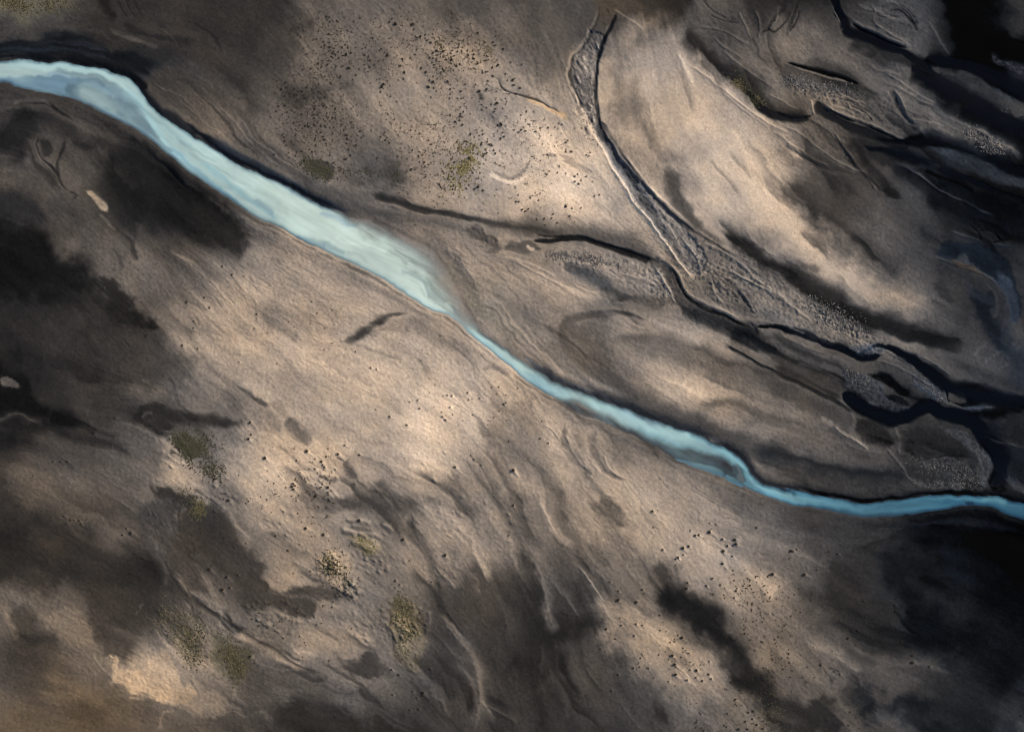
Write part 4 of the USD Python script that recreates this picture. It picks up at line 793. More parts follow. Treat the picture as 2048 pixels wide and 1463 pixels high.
blob([(230, 1306), (246, 1312), (258, 1328), (290, 1318), (310, 1308), (345, 1330), (372, 1360), (395, 1375), (380, 1400), (340, 1395), (305, 1388), (272, 1376), (230, 1362), (238, 1340)], 156, 6, 0.88, 11, warm=.3, ruf=.3)
blob([(300, 1360), (370, 1370), (430, 1400), (470, 1410), (440, 1430), (380, 1410)], 138, 10, 0.6, 7, warm=.15)
stroke([(262, 1398), (285, 1388), (300, 1370)], 8, 140, 0.8, 0.7, 5)
stroke([(320, 1463), (322, 1440), (330, 1425), (350, 1418)], 9, 124, 0.8, 0.6, 6)
blob([(300, 1230), (350, 1180), (380, 1230), (350, 1290), (310, 1300)], 66, 12, 0.6, 10, ruf=.8)
blob([(340, 1245), (390, 1235), (410, 1280), (400, 1320), (360, 1310)], 112, 12, 0.55, 10, warm=.3, ruf=.6, moss=.15)
stroke([(272, 1230, .7), (276, 1215, 1), (280, 1200, .6)], 8, 96, 0.8, 0.7, 4)
stroke([(385, 1175, .6), (400, 1195, 1), (425, 1215, 1.3), (455, 1235, 1.2), (462, 1245, .5)], 20, 124, 0.8, 0.7, 4, h=.2)
stroke([(375, 1160), (390, 1190), (410, 1215), (440, 1240), (480, 1270)], 7, 58, 0.7, 0.7, 3, h=-.35)
stroke([(445, 1215), (470, 1245), (495, 1265), (515, 1275)], 11, 46, 0.7, 0.75, 4)
stroke([(465, 1258, .5), (490, 1272, 1), (520, 1288, 1.2), (552, 1308, 1.2), (590, 1326, 1), (625, 1342, .7)], 19, 166, 0.75, 0.85, 4, warm=.25, h=.3)
stroke([(512, 1270), (545, 1290), (580, 1305), (620, 1320)], 8, 60, 0.8, 0.6, 4, h=-.2)
blob([(425, 1275), (470, 1290), (500, 1330), (498, 1365), (460, 1360), (430, 1320)], 78, 9, 0.7, 8, moss=.25)
blob([(395, 1280), (425, 1290), (430, 1330), (400, 1330)], 130, 9, 0.6, 8, warm=.3, ruf=.6)
blob([(500, 1330), (560, 1340), (600, 1370), (560, 1400), (510, 1390)], 76, 14, 0.65, 8)
blob([(570, 1410), (640, 1410), (740, 1440), (850, 1480), (560, 1500)], 44, 12, 0.85, 8)
stroke([(560, 1395), (620, 1420), (700, 1432), (760, 1436)], 12, 56, 0.9, 0.6, 7)
stroke([(700, 1370), (740, 1400), (790, 1430), (850, 1463)], 18, 46, 0.9, 0.7, 7)
stroke([(380, 1430), (430, 1430), (470, 1420), (510, 1440)], 6, 110, 0.8, 0.5, 4, h=.2)
blob([(60, 1360), (180, 1370), (280, 1410), (320, 1463), (200, 1500), (0, 1500), (-100, 1400)], 84, 26, 0.5, 8, warm=.75, ruf=-.5)
blob([(60, 1300), (140, 1320), (230, 1375), (180, 1390), (60, 1360)], 64, 18, 0.6, 8, warm=.35)
# --- lower right: cloud shade and dark corner painted into the sand tone
blob([(1800, 1040), (1900, 1040), (2060, 1065), (2250, 1080), (2250, 1300), (2100, 1290), (2000, 1250), (1930, 1190), (1860, 1120), (1800, 1080)], 15, 20, 0.9, 9, warm=-1.2, ruf=-.2)
blob([(1740, 1085), (1810, 1100), (1850, 1160), (1900, 1230), (1880, 1310), (1830, 1280), (1790, 1200)], 22, 18, 0.8, 9, warm=-1.0)
blob([(1860, 1230), (1950, 1250), (2080, 1310), (2250, 1330), (2250, 1400), (2060, 1380), (1940, 1340), (1890, 1290)], 20, 18, 0.85, 9, warm=-1.0)
blob([(1880, 1085), (1915, 1100), (1950, 1150), (1940, 1190), (1900, 1150)], 40, 12, 0.6, 7, warm=-.5)
blob([(1640, 1120), (1700, 1120), (1770, 1160), (1800, 1240), (1760, 1290), (1700, 1270), (1660, 1210)], 48, 18, 0.75, 9, warm=.05)
stroke([(1785, 1205), (1795, 1225), (1815, 1250), (1840, 1270)], 6, 18, 0.7, 0.75, 3, h=-.2)
blob([(1870, 1060), (1700, 1045), (1600, 1040), (1640, 1070), (1760, 1080)], 52, 12, 0.5, 6)
stroke([(1690, 1040), (1760, 1050), (1850, 1050), (1950, 1048), (2060, 1072)], 10, 46, 0.9, 0.6, 4, warm=-.3, h=.2)
stroke([(1632, 1308), (1640, 1325), (1652, 1345), (1670, 1370)], 9, 64, 0.9, 0.7, 5)
stroke([(1655, 1335), (1672, 1345), (1680, 1348)], 7, 46, 0.8, 0.6, 4)
stroke([(1700, 1350), (1710, 1370), (1705, 1390)], 14, 40, 0.9, 0.7, 7)
blob([(1690, 1388), (1740, 1374), (1790, 1400), (1860, 1430), (1900, 1470), (1780, 1460), (1720, 1420)], 28, 12, 0.85, 9, warm=-.5)
blob([(1530, 1385), (1560, 1385), (1590, 1420), (1640, 1405), (1690, 1440), (1660, 1470), (1580, 1450)], 34, 9, 0.85, 9)
blob([(1750, 1430), (1790, 1440), (1800, 1490), (1740, 1490)], 66, 12, 0.6, 6)
blob([(1980, 1400), (2060, 1400), (2250, 1430), (2250, 1560), (1980, 1560)], 58, 20, 0.6, 8, warm=-.4)
blob([(1570, 1230), (1660, 1270), (1760, 1320), (1740, 1360), (1640, 1330), (1560, 1280)], 108, 24, 0.5, 9)
blob([(1260, 1050), (1420, 1045), (1520, 1140), (1510, 1200), (1400, 1180), (1320, 1130)], 150, 26, 0.65, 9, warm=.05)
blob([(1200, 1190), (1300, 1230), (1400, 1330), (1430, 1400), (1330, 1380), (1230, 1290)], 134, 22, 0.6, 9, warm=.2)
blob([(850, 990), (980, 960), (1060, 1010), (1000, 1090), (900, 1100)], 140, 24, 0.45, 9)
blob([(1620, 1090), (1720, 1080), (1790, 1180), (1800, 1280), (1700, 1280), (1640, 1200)], 46, 22, 0.75, 9, warm=-.1)
for pts, w, t, a in (([(1278, 1140, .7), (1305, 1152, 1), (1330, 1178, 1.1), (1362, 1205, 1.1), (1398, 1228, 1.1), (1425, 1262, 1.1), (1448, 1300, 1), (1475, 1332, .9), (1508, 1362, .9), (1536, 1395, 1), (1560, 1425, 1.1)], 34, 30, .9),):
    stroke(pts, w, t, .8, a, 12)
blob([(1660, 1300), (1740, 1300), (1830, 1340), (1800, 1380), (1700, 1370)], 64, 16, .75, 8)
blob([(1190, 1200), (1290, 1220), (1400, 1300), (1440, 1390), (1340, 1390), (1250, 1300)], 146, 20, .7, 9, warm=.15)
blob([(-60, 1380), (120, 1380), (240, 1420), (200, 1500), (-60, 1500)], 73, 26, .6, 8, warm=.35)
blob([(600, 1240), (680, 1240), (740, 1270), (720, 1310), (640, 1310)], 142, 14, .6, 9, warm=.3)
blob([(560, 130), (720, 70), (780, 110), (700, 150), (600, 190)], 86, 18, .5, 9)
stroke([(60, 1205), (110, 1215), (160, 1225), (190, 1240)], 20, 80, .9, .6, 7)
# --- graded tones along the flow lines: the oval bar and its rim
blob([(1240, 700), (1320, 705), (1420, 740), (1480, 780), (1440, 815), (1360, 805), (1280, 775), (1235, 735)], 163, 20, .7, 4, warm=-.05)
blob([(1200, 640), (1260, 636), (1290, 650), (1250, 668), (1222, 664)], 142, 9, .6, 4)
band([(1150, 634, .6), (1124, 646, .8), (1120, 678, 1.2), (1138, 710, 1.2), (1176, 743, 1), (1220, 775, .8), (1275, 808, .6), (1330, 838, .5), (1400, 862, .4)], 78, 70, 3, .86, 1.5, h=-.15, ends=.06, warm=.05)
band([(1122, 650, .6), (1143, 638, .9), (1186, 628, 1), (1229, 627, 1), (1273, 634, .7), (1300, 642, .4)], 84, 12, 2.5, .8, 1, h=-.3)
band([(1219, 682, .5), (1251, 672, .9), (1300, 676, 1.2), (1354, 684, 1.3), (1408, 702, 1.3), (1462, 727, 1.3), (1538, 748, 1.3), (1600, 778, 1.1), (1670, 812, .8)], 82, 6, 26, .82, 2, ends=.08)
band([(1395, 818, .6), (1430, 806, 1), (1465, 802, 1), (1510, 815, 1), (1560, 838, 1), (1640, 858, .7)], 78, 8, 16, .75, 4)
band([(1142, 752, .5), (1219, 790, .8), (1300, 823, 1), (1381, 855, 1.2), (1462, 884, 1.3), (1520, 912, 1.3), (1600, 930, 1)], 62, 15, 5, .8, 2, warm=-.25, ends=.08)
blob([(1050, 606), (1085, 596), (1110, 612), (1112, 660), (1098, 684), (1066, 650)], 112, 10, .75, 3, warm=-.15)
band([(1046, 604), (1054, 630), (1075, 662), (1104, 700)], 100, 3, 14, .6, 2)
for i_, dx in enumerate(range(0, 90, 9)):
    band([(930 + dx * 1.2, 556 + dx * .35), (965 + dx * 1.15, 606 + dx * .3), (1010 + dx * 1.1, 656 + dx * .3), (1062 + dx * 1.05, 704 + dx * .25), (1120 + dx, 742 + dx * .25), (1190 + dx, 778 + dx * .2)], (96, 150, 108, 138, 92)[i_ % 5], 2, 3.5, .4, 2.5, h=(-.06, .08, -.05, .06, -.08)[i_ % 5], warm=-.1)
band([(1029, 540), (1083, 562), (1143, 582), (1192, 589), (1240, 596)], 166, 8, 5, .7, 2.5, warm=.1)
band([(1040, 470), (1120, 468), (1180, 476), (1250, 496), (1310, 518), (1360, 536), (1395, 556)], 82, 26, 3, .8, 2, ends=.06)
band([(1127, 530), (1164, 542), (1208, 569), (1251, 590), (1300, 602)], 80, 4, 7, .75, 2.5, warm=-.4)
band([(1352, 612), (1400, 632), (1450, 650), (1500, 668), (1540, 690), (1580, 716)], 40, 6, 14, .75, 3, warm=-.2)
# --- the long dark line of the north bank, river elbow to split channel
band([(400, 262), (450, 300), (520, 342), (600, 384), (680, 414), (740, 428), (820, 440), (900, 456), (960, 470)], 70, 16, 8, .7, 3, warm=-.2, ends=.12)
band([(720, 384), (765, 394), (805, 408), (845, 419), (905, 431), (965, 443), (1025, 454), (1080, 462), (1140, 466)], 46, 6, 7, .8, 2, h=-.25)
band([(300, 120), (380, 140), (440, 175), (480, 225), (520, 285), (575, 335), (640, 372)], 62, 14, 22, .55, 5, warm=-.1)
band([(280, 90), (360, 108), (430, 140), (480, 190), (520, 250)], 44, 18, 10, .6, 6)
# --- the wide channel: slate thread on its left, mauve lanes on its right, and the fan below
blob([(1212, 262), (1240, 310), (1275, 352), (1300, 392), (1330, 440), (1345, 480), (1320, 470), (1290, 430), (1262, 398), (1240, 352), (1215, 305)], 74, 5, .8, 2.5, warm=-.3)
blob([(1290, 372), (1330, 405), (1380, 450), (1420, 490), (1440, 530), (1400, 560), (1370, 525), (1340, 470), (1315, 425)], 116, 9, .8, 3, warm=-.1, ruf=-.6)
blob([(1400, 490), (1460, 512), (1530, 560), (1600, 610), (1690, 655), (1640, 668), (1560, 640), (1480, 625), (1420, 592), (1400, 560)], 120, 10, .65, 4, ruf=-.4)
blob([(1400, 560), (1440, 552), (1480, 585), (1500, 625), (1460, 622), (1420, 598)], 96, 7, .7, 4)
ridge([(1209, 314), (1230, 346), (1248, 367), (1262, 400), (1295, 438), (1333, 486), (1367, 533), (1396, 568)], 6, .7, 208, 1)
ridge([(1233, 300), (1262, 338), (1286, 371), (1319, 429), (1348, 476)], 5, .5, 150, .8)
ridge([(1243, 300), (1276, 343), (1310, 384), (1348, 420), (1384, 452)], 5, .5, 190, .8)
band([(1238, 300), (1271, 343), (1305, 386), (1343, 424), (1381, 457), (1419, 481), (1467, 510), (1510, 540)], 58, 2, 4.5, .85, 2, h=-.35, ends=.06)
ridge([(1400, 486), (1430, 496), (1457, 510), (1505, 552), (1543, 581), (1590, 612)], 6, .5, 158, .8)
ridge([(1360, 470), (1390, 505), (1420, 535), (1450, 548)], 4, .3, 142, .7)
band([(1448, 557), (1476, 581), (1490, 600), (1505, 622)], 66, 3, 6, .75, 2, h=-.25)
band([(1405, 584), (1425, 577), (1445, 578), (1458, 584)], 70, 2, 4, .7, 2, h=-.2)
band([(1412, 592), (1435, 590), (1455, 596)], 74, 2, 3, .6, 2, h=-.15)
band([(1590, 604), (1629, 626), (1680, 655), (1730, 682), (1765, 698)], 134, 6, 14, .6, 2, ruf=.3)
band([(1467, 650), (1505, 680), (1543, 700), (1605, 724), (1660, 745), (1700, 770)], 26, 9, 7, .85, 3, warm=-.35, h=-.3, ends=.08)
blob([(1530, 668), (1580, 676), (1640, 696), (1700, 722), (1690, 745), (1620, 722), (1560, 700)], 88, 7, .75, 3, warm=-.35)
# --- upper right: shoulders of the bars
band([(1364, 60), (1394, 95), (1434, 135), (1474, 170), (1509, 200), (1544, 224), (1584, 232), (1629, 226)], 34, 22, 3, .88, 4, h=-.2, ends=.06)
band([(1554, 285), (1594, 305), (1649, 338), (1724, 356), (1760, 380)], 70, 3, 14, .6, 2.5)
band([(1682, 280), (1697, 320), (1737, 360), (1792, 402)], 34, 20, 2, .85, 2, ends=.1)
band([(1575, 352), (1600, 385), (1628, 410), (1664, 440), (1700, 474), (1750, 520), (1800, 560)], 48, 34, 5, .82, 5, ends=.1)
band([(1428, 456, .15), (1445, 466, .4), (1484, 504, .8), (1533, 534), (1605, 584), (1676, 626), (1748, 653), (1800, 674), (1874, 694), (1930, 712)], 36, 30, 4, .9, 2.5, h=-.2, ends=.06)
band([(1342, 340), (1345, 380), (1369, 424), (1404, 460), (1450, 492)], 74, 9, 9, .8, 3, h=-.15)
band([(1225, 120), (1238, 170), (1262, 215), (1300, 262), (1330, 310)], 108, 18, 10, .6, 6)
band([(1290, 215), (1310, 260), (1335, 300), (1350, 340)], 118, 10, 8, .6, 5)
band([(1640, 206), (1668, 232), (1712, 252), (1764, 274), (1812, 292), (1870, 310), (1950, 340)], 40, 3, 22, .8, 2, warm=-.2, ends=.06)
band([(1700, 60), (1740, 76), (1790, 96), (1830, 118), (1880, 150), (1950, 190), (2060, 250)], 30, 3, 26, .8, 3, ends=.05)
band([(1560, 128), (1640, 146), (1722, 174), (1760, 196)], 44, 3, 20, .75, 2, ends=.1)
band([(1860, 338), (1920, 360), (1975, 390), (2040, 420), (2100, 450)], 18, 3, 24, .8, 3, warm=-.7)
band([(1786, 322), (1836, 355), (1900, 394), (1962, 424), (2010, 444)], 26, 2, 26, .85, 2, warm=-.6)
band([(1760, 165), (1830, 200), (1900, 240), (1980, 282), (2050, 318)], 84, 3, 20, .5, 3)
band([(1840, 260), (1880, 272), (1930, 290), (1980, 310)], 60, 3, 12, .6, 3)
band([(1500, 100), (1560, 140), (1600, 190), (1622, 222)], 78, 14, 8, .5, 5)
band([(1430, 20), (1480, 60), (1530, 100), (1580, 120), (1650, 130)], 82, 6, 20, .5, 5)
band([(1760, 400), (1800, 440), (1850, 480), (1900, 540), (1950, 600)], 58, 24, 30, .55, 7, warm=-.2)
band([(1900, 462), (1940, 478), (1990, 490), (2050, 496)], 44, 3, 14, .8, 2, warm=-.7)
band([(1864, 518), (1922, 533), (1972, 551), (2002, 572), (2020, 620), (2040, 690)], 50, 3, 16, .75, 2, warm=-.5)
# --- right: bars between the black streams
band([(1535, 660), (1590, 690), (1640, 712), (1700, 740), (1740, 770)], 44, 12, 10, .7, 4, warm=-.2)
band([(1448, 690), (1492, 712), (1534, 736), (1584, 760), (1634, 784), (1676, 806), (1714, 826)], 36, 12, 2.5, .8, 2, h=-.2, ends=.06)
band([(1500, 722), (1560, 758), (1620, 792), (1680, 822), (1720, 850)], 70, 3, 22, .7, 3)
band([(1560, 850), (1640, 868), (1720, 892), (1790, 925)], 104, 16, 10, .5, 4)
band([(1500, 892), (1580, 912), (1660, 934), (1740, 950), (1830, 962)], 38, 12, 10, .8, 4, warm=-.35)
band([(1770, 700), (1820, 724), (1860, 754), (1890, 780), (1950, 800), (2050, 822)], 26, 12, 4, .7, 3, warm=-.6)
band([(1880, 700), (1930, 735), (1980, 770), (2050, 800)], 60, 14, 8, .5, 4, warm=-.3)
# --- lower left and middle: gullies and wisps
band([(318, 1096), (326, 1115), (340, 1147), (380, 1192), (425, 1222), (465, 1247), (505, 1272), (550, 1297), (600, 1327), (650, 1350)], 58, 2.5, 9, .8, 2, h=-.3, ends=.06)
band([(345, 1140), (385, 1182), (432, 1212), (475, 1240), (515, 1268)], 112, 10, 3, .6, 3, h=.15)
band([(340, 1170), (380, 1215), (440, 1252), (500, 1290), (560, 1320)], 92, 6, 12, .6, 4)
band([(300, 1040), (312, 1075), (322, 1105), (330, 1140), (330, 1180)], 84, 8, 8, .6, 4)
band([(810, 1042), (830, 1072), (850, 1107), (868, 1145), (880, 1182), (890, 1222), (925, 1277), (950, 1332)], 60, 8, 2.5, .8, 2, h=-.25, ends=.06)
band([(818, 1050), (845, 1090), (866, 1130), (880, 1165)], 128, 2, 8, .5, 2, h=.2)
band([(880, 1215), (905, 1250), (935, 1290), (955, 1340), (965, 1400)], 108, 9, 7, .7, 3, h=.2, ends=.1)
band([(620, 1022), (660, 1016), (710, 1006), (760, 1012), (830, 1010), (900, 1014), (960, 1030)], 80, 6, 15, .75, 4, ends=.15)
band([(735, 955), (765, 985), (800, 1003), (850, 1002), (900, 1010)], 86, 8, 10, .7, 4)
band([(760, 1030), (800, 1052), (840, 1090), (860, 1130)], 92, 12, 8, .6, 5)
band([(930, 950), (980, 985), (1020, 1030), (1060, 1080), (1090, 1130)], 100, 16, 12, .55, 6)
band([(960, 840), (1000, 875), (1035, 905), (1065, 945), (1095, 990), (1115, 1040), (1150, 1090)], 96, 14, 6, .65, 4)
band([(1102, 975), (1120, 1030), (1145, 1075), (1170, 1115), (1200, 1160), (1235, 1220)], 74, 9, 7, .7, 3, h=-.2)
band([(1076, 1000), (1095, 1035), (1115, 1068), (1140, 1100)], 172, 9, 5, .6, 4, h=.12)
band([(1060, 1090), (1078, 1150), (1094, 1210), (1115, 1268)], 128, 12, 7, .6, 6, h=.05)
band([(1150, 1120), (1180, 1165), (1212, 1215), (1240, 1260)], 152, 3, 8, .5, 3, h=.15)
band([(1195, 1100), (1230, 1150), (1270, 1190), (1310, 1240)], 104, 8, 6, .5, 6)
band([(280, 840), (320, 832), (380, 830), (440, 842), (500, 852)], 48, 8, 13, .75, 5)
band([(430, 770), (480, 800), (530, 840), (570, 880)], 106, 16, 20, .5, 7)
band([(100, 826), (150, 842), (200, 866), (240, 880)], 24, 9, 5, .85, 3)
band([(-40, 890), (20, 880), (70, 856), (120, 862), (200, 884), (270, 892)], 36, 6, 10, .75, 3)
band([(40, 1060), (130, 1076), (220, 1100), (290, 1130)], 54, 10, 22, .6, 8)
band([(150, 990), (200, 1020), (260, 1050), (310, 1090)], 70, 12, 14, .5, 7)
band([(470, 1130), (520, 1170), (580, 1180), (640, 1172), (700, 1188)], 66, 6, 16, .7, 5)
band([(620, 1210), (680, 1222), (740, 1250), (780, 1300), (800, 1350)], 96, 8, 10, .55, 5)
band([(380, 1380), (440, 1392), (500, 1420), (560, 1440)], 128, 6, 8, .5, 6)
band([(660, 1300), (700, 1340), (740, 1390), (800, 1440)], 56, 6, 8, .65, 4, h=-.2)
band([(980, 1300), (990, 1340), (1010, 1390), (1050, 1430)], 52, 8, 8, .6, 5)
band([(1120, 1330), (1130, 1380), (1138, 1440)], 78, 6, 6, .4, 5)
band([(1070, 1330), (1080, 1390), (1084, 1460)], 40, 10, 8, .6, 5)
for pts, t in (([(560, 740), (640, 770), (720, 800), (790, 850)], 148), ([(690, 745), (760, 770), (820, 800), (860, 840)], 178), ([(560, 600), (640, 650), (700, 690), (780, 730)], 140), ([(420, 560), (480, 610), (520, 660)], 162), ([(500, 660), (580, 700), (660, 720)], 172),
               ([(640, 800), (720, 850), (800, 880)], 150), ([(740, 900), (820, 900), (900, 930), (960, 960)], 170), ([(480, 980), (560, 1000), (640, 1030)], 140)):
    band(pts, t, 10, 8, .4, 6)
# creases and crests on the bars of the right half
for pts, w, h, t in (
        ([(1560, 250), (1600, 268), (1640, 300), (1690, 332), (1735, 350)], 5, .6, 120), ([(1550, 262), (1585, 290), (1625, 318), (1660, 335)], 5, .5, 108),
        ([(1575, 285), (1590, 296), (1598, 310)], 4, .5, 110), ([(1668, 262), (1678, 280), (1690, 302), (1706, 322)], 5, .6, 122),
        ([(1738, 10), (1748, 28), (1742, 42), (1760, 60)], 4, .5, 96), ([(1752, 12), (1775, 6), (1800, 14), (1818, 34), (1826, 54)], 5, .5, 100),
        ([(1745, 50), (1772, 66), (1800, 82), (1815, 92)], 5, .6, 104), ([(1850, 42), (1866, 66), (1880, 92), (1900, 112)], 5, .5, 84),
        ([(1690, 196), (1715, 205), (1700, 215), (1735, 232), (1752, 250)], 4, .5, 118), ([(1660, 206), (1690, 218), (1712, 232)], 4, .5, 120),
        ([(1780, 178), (1792, 190), (1804, 210), (1812, 232), (1830, 252)], 5, .6, 98), ([(1815, 238), (1850, 246), (1890, 252)], 4, .5, 104),
        ([(1735, 132), (1755, 140), (1785, 150), (1800, 154)], 5, .5, 112), ([(1760, 145), (1790, 160), (1830, 186), (1870, 210)], 5, .5, 118),
        ([(1535, 190), (1560, 198), (1580, 212), (1600, 216)], 4, .5, 104), ([(1445, 100), (1480, 130), (1520, 160), (1556, 182)], 5, .4, 112),
        ([(1424, 70), (1450, 95), (1490, 120)], 4, .4, 108), ([(1395, 50), (1440, 60), (1480, 80), (1500, 88)], 4, .5, 100),
        ([(1475, 20), (1490, 50), (1502, 80)], 5, .6, 110), ([(1510, 20), (1520, 50), (1516, 80)], 5, .6, 112),
        ([(1556, 30), (1548, 48), (1536, 58)], 4, .6, 104), ([(1590, 40), (1582, 56), (1574, 72)], 4, .5, 92),
        ([(1440, 530), (1490, 560), (1550, 590), (1610, 630)], 5, .5, 140), ([(1405, 545), (1425, 560), (1430, 585), (1450, 610)], 4, .5, 128),
        ([(1470, 572), (1492, 600), (1510, 628)], 4, .6, 132), ([(1360, 470), (1385, 500), (1400, 530), (1404, 560)], 5, .5, 142),
        ([(1330, 440), (1350, 470), (1372, 510)], 4, .5, 132), ([(1500, 640), (1560, 648), (1620, 668)], 5, .5, 112),
        ([(1120, 520), (1180, 528), (1240, 545), (1300, 562)], 4, .4, 158), ([(1140, 560), (1160, 575), (1200, 590)], 4, .4, 150),
        ([(1000, 512), (1060, 530), (1120, 560)], 5, .4, 160), ([(1025, 520), (1090, 556), (1150, 580)], 4, .4, 158),
        ([(1740, 715), (1790, 730), (1830, 752), (1870, 775)], 4, .5, 90), ([(1770, 700), (1800, 716), (1830, 736)], 4, .5, 88),
        ([(1880, 800), (1920, 815), (1960, 816), (1995, 815)], 4, .5, 92), ([(1560, 668), (1610, 690), (1660, 706)], 5, .5, 88),
        ([(1590, 722), (1640, 738), (1690, 765)], 4, .4, 84), ([(1970, 870), (2000, 885), (2040, 892)], 4, .4, 74),
        ([(1960, 1000), (1990, 985), (2010, 975)], 3, .3, 60), ([(1840, 712), (1870, 728), (1900, 752)], 4, .5, 80)):
    ridge(pts, w, h, t, .8)
# scoured lines along the inner bend and the north-west shore
for pts, w, t, h in (
        ([(880, 488), (930, 530), (975, 590), (1010, 640)], 4, 152, .15), ([(900, 480), (960, 520), (1010, 570), (1040, 620)], 4, 104, -.15), ([(920, 520), (960, 560), (1000, 620), (1040, 670), (1090, 712)], 5, 150, .2),
        ([(940, 500), (1000, 530), (1060, 580), (1090, 640), (1130, 700)], 4, 110, -.15), ([(960, 600), (1000, 650), (1050, 700), (1100, 735)], 4, 96, -.2), ([(985, 600), (1030, 660), (1090, 712), (1150, 756)], 4, 146, .15),
        ([(300, 160), (350, 190), (400, 230), (440, 270), (470, 305)], 4, 96, .2), ([(330, 150), (390, 185), (440, 230), (480, 285), (520, 325)], 4, 54, -.2), ([(350, 200), (400, 235), (430, 262)], 4, 102, .2),
        ([(430, 200), (470, 250), (520, 310), (580, 350)], 4, 104, .2), ([(470, 230), (520, 290), (580, 335), (640, 372)], 4, 112, .2), ([(500, 240), (540, 300), (600, 345)], 4, 72, -.2),
        ([(60, 90), (140, 84), (220, 96), (280, 112)], 4, 44, .2), ([(20, 70), (100, 58), (180, 64), (240, 84)], 5, 62, .2), ([(300, 40), (330, 62), (350, 90)], 4, 60, .2), ([(380, 30), (420, 70), (450, 110)], 4, 40, -.2)):
    stroke(pts, w, t, .8, .6, 4, h=h)
# extra: dark tones between the gravel channel and the shrub field, the inner shore, the left quarter
blob([(1050, -40), (1190, -40), (1182, 60), (1150, 100), (1122, 112), (1082, 60)], 70, 14, 0.7, 7, warm=-.2)
blob([(1240, 330), (1200, 300), (1120, 340), (1060, 390), (1100, 420), (1260, 440), (1320, 500), (1340, 520), (1300, 450)], 192, 16, 0.6, 6, warm=.05)
blob([(860, 760), (940, 740), (990, 780), (960, 850), (880, 880), (840, 820)], 196, 24, 0.5, 9, warm=.1)
blob([(-60, 590), (130, 620), (220, 680), (340, 720), (300, 790), (160, 760), (60, 700), (-60, 700)], 54, 24, 0.6, 9)
blob([(40, 880), (200, 860), (280, 920), (280, 1010), (160, 1050), (60, 1000)], 88, 26, 0.5, 9, warm=.2)
blob([(380, 600), (470, 560), (560, 600), (520, 700), (430, 720)], 138, 26, 0.45, 9)

for pts, w, t, h in (([(1566, 124, .5), (1600, 131, 1), (1640, 143, 1), (1690, 158, 1), (1722, 171, 1)], 4, 10, -.35), ([(1585, 132), (1640, 148), (1700, 166)], 2.5, 96, .15), ([(1669, 8), (1680, 34), (1688, 60)], 4, 16, -.4),
                     ([(1787, 196), (1798, 224), (1826, 254)], 4, 26, -.3), ([(1742, 276), (1790, 284), (1850, 288), (1900, 293), (1960, 314)], 6, 10, -.35), ([(1568, 290), (1600, 312), (1640, 334)], 3, 58, -.2),
                     ([(1650, 214), (1690, 236), (1740, 256), (1790, 279), (1822, 294)], 3.5, 24, -.3), ([(1840, 340), (1900, 362), (1950, 384)], 5, 10, -.3), ([(1550, 226), (1590, 236), (1628, 230)], 4, 18, -.3),
                     ([(1420, 30), (1450, 42), (1480, 46)], 3, 52, -.25), ([(1580, 20), (1570, 45), (1552, 62)], 4, 34, -.3), ([(1600, 20), (1592, 44), (1578, 66)], 4, 38, -.3), ([(1522, 66), (1536, 60), (1548, 64), (1558, 58)], 5, 40, -.3),
                     ([(1700, 44), (1730, 64), (1780, 86), (1816, 100)], 4, 18, -.35), ([(1840, 122), (1890, 121), (1950, 136), (2010, 162)], 5, 8, -.3), ([(1830, 206), (1860, 214), (1900, 236)], 3, 60, -.2),
                     ([(1770, 24), (1796, 22), (1820, 46), (1832, 66)], 3.5, 40, -.25), ([(1748, 30), (1766, 36), (1790, 34)], 3, 46, -.2), ([(1690, 202), (1714, 200), (1736, 206)], 3, 50, -.2), ([(1700, 212), (1726, 224), (1746, 244)], 3, 54, -.2)):
    stroke(pts, w, t, .5, .85, 1.2, h=h, ends=.1)


def strands(seed, n, box_, length, wl, wr, lo, hi, h, a, wob=.18):
    """silt strands laid along the flow by the last flood: each one a little darker or paler than the sand it lies on"""
    q = np.random.default_rng(seed)
    for _ in range(n):
        px, py = q.uniform(box_[0], box_[1]), q.uniform(box_[2], box_[3])
        pts, turn = [(px, py, .5)], q.normal() * wob * .3
        L = q.uniform(*length)
        k = 6
        for i in range(k):
            i0, j0 = int(np.clip((py + M0) / STEP, 0, NY - 1)), int(np.clip((px + M0) / STEP, 0, NX - 1))
            c_, s_ = UX[i0, j0], UY[i0, j0]
            if c_ + s_ < 0:
                c_, s_ = -c_, -s_
            t = math.atan2(s_, c_) + turn + q.normal() * wob
            px, py = px + math.cos(t) * L / k, py + math.sin(t) * L / k
            pts.append((px, py, .5 + .6 * math.sin((i + 1) / k * math.pi) * q.uniform(.6, 1.3)))
        i0, j0 = int(np.clip((pts[3][1] + M0) / STEP, 0, NY - 1)), int(np.clip((pts[3][0] + M0) / STEP, 0, NX - 1))
        f = q.uniform(*lo) if q.uniform() < .62 else q.uniform(*hi)
        l_, r_ = q.uniform(*wl), q.uniform(*wr)
        if q.uniform() < .5:
            l_, r_ = r_, l_
        band(pts, float(np.clip(T[i0, j0] * f, 8, 200)), l_, r_, a * q.uniform(.6, 1.1), 3, h=h * (1 if f > 1 else -1) * q.uniform(.4, 1.2), ends=.2)


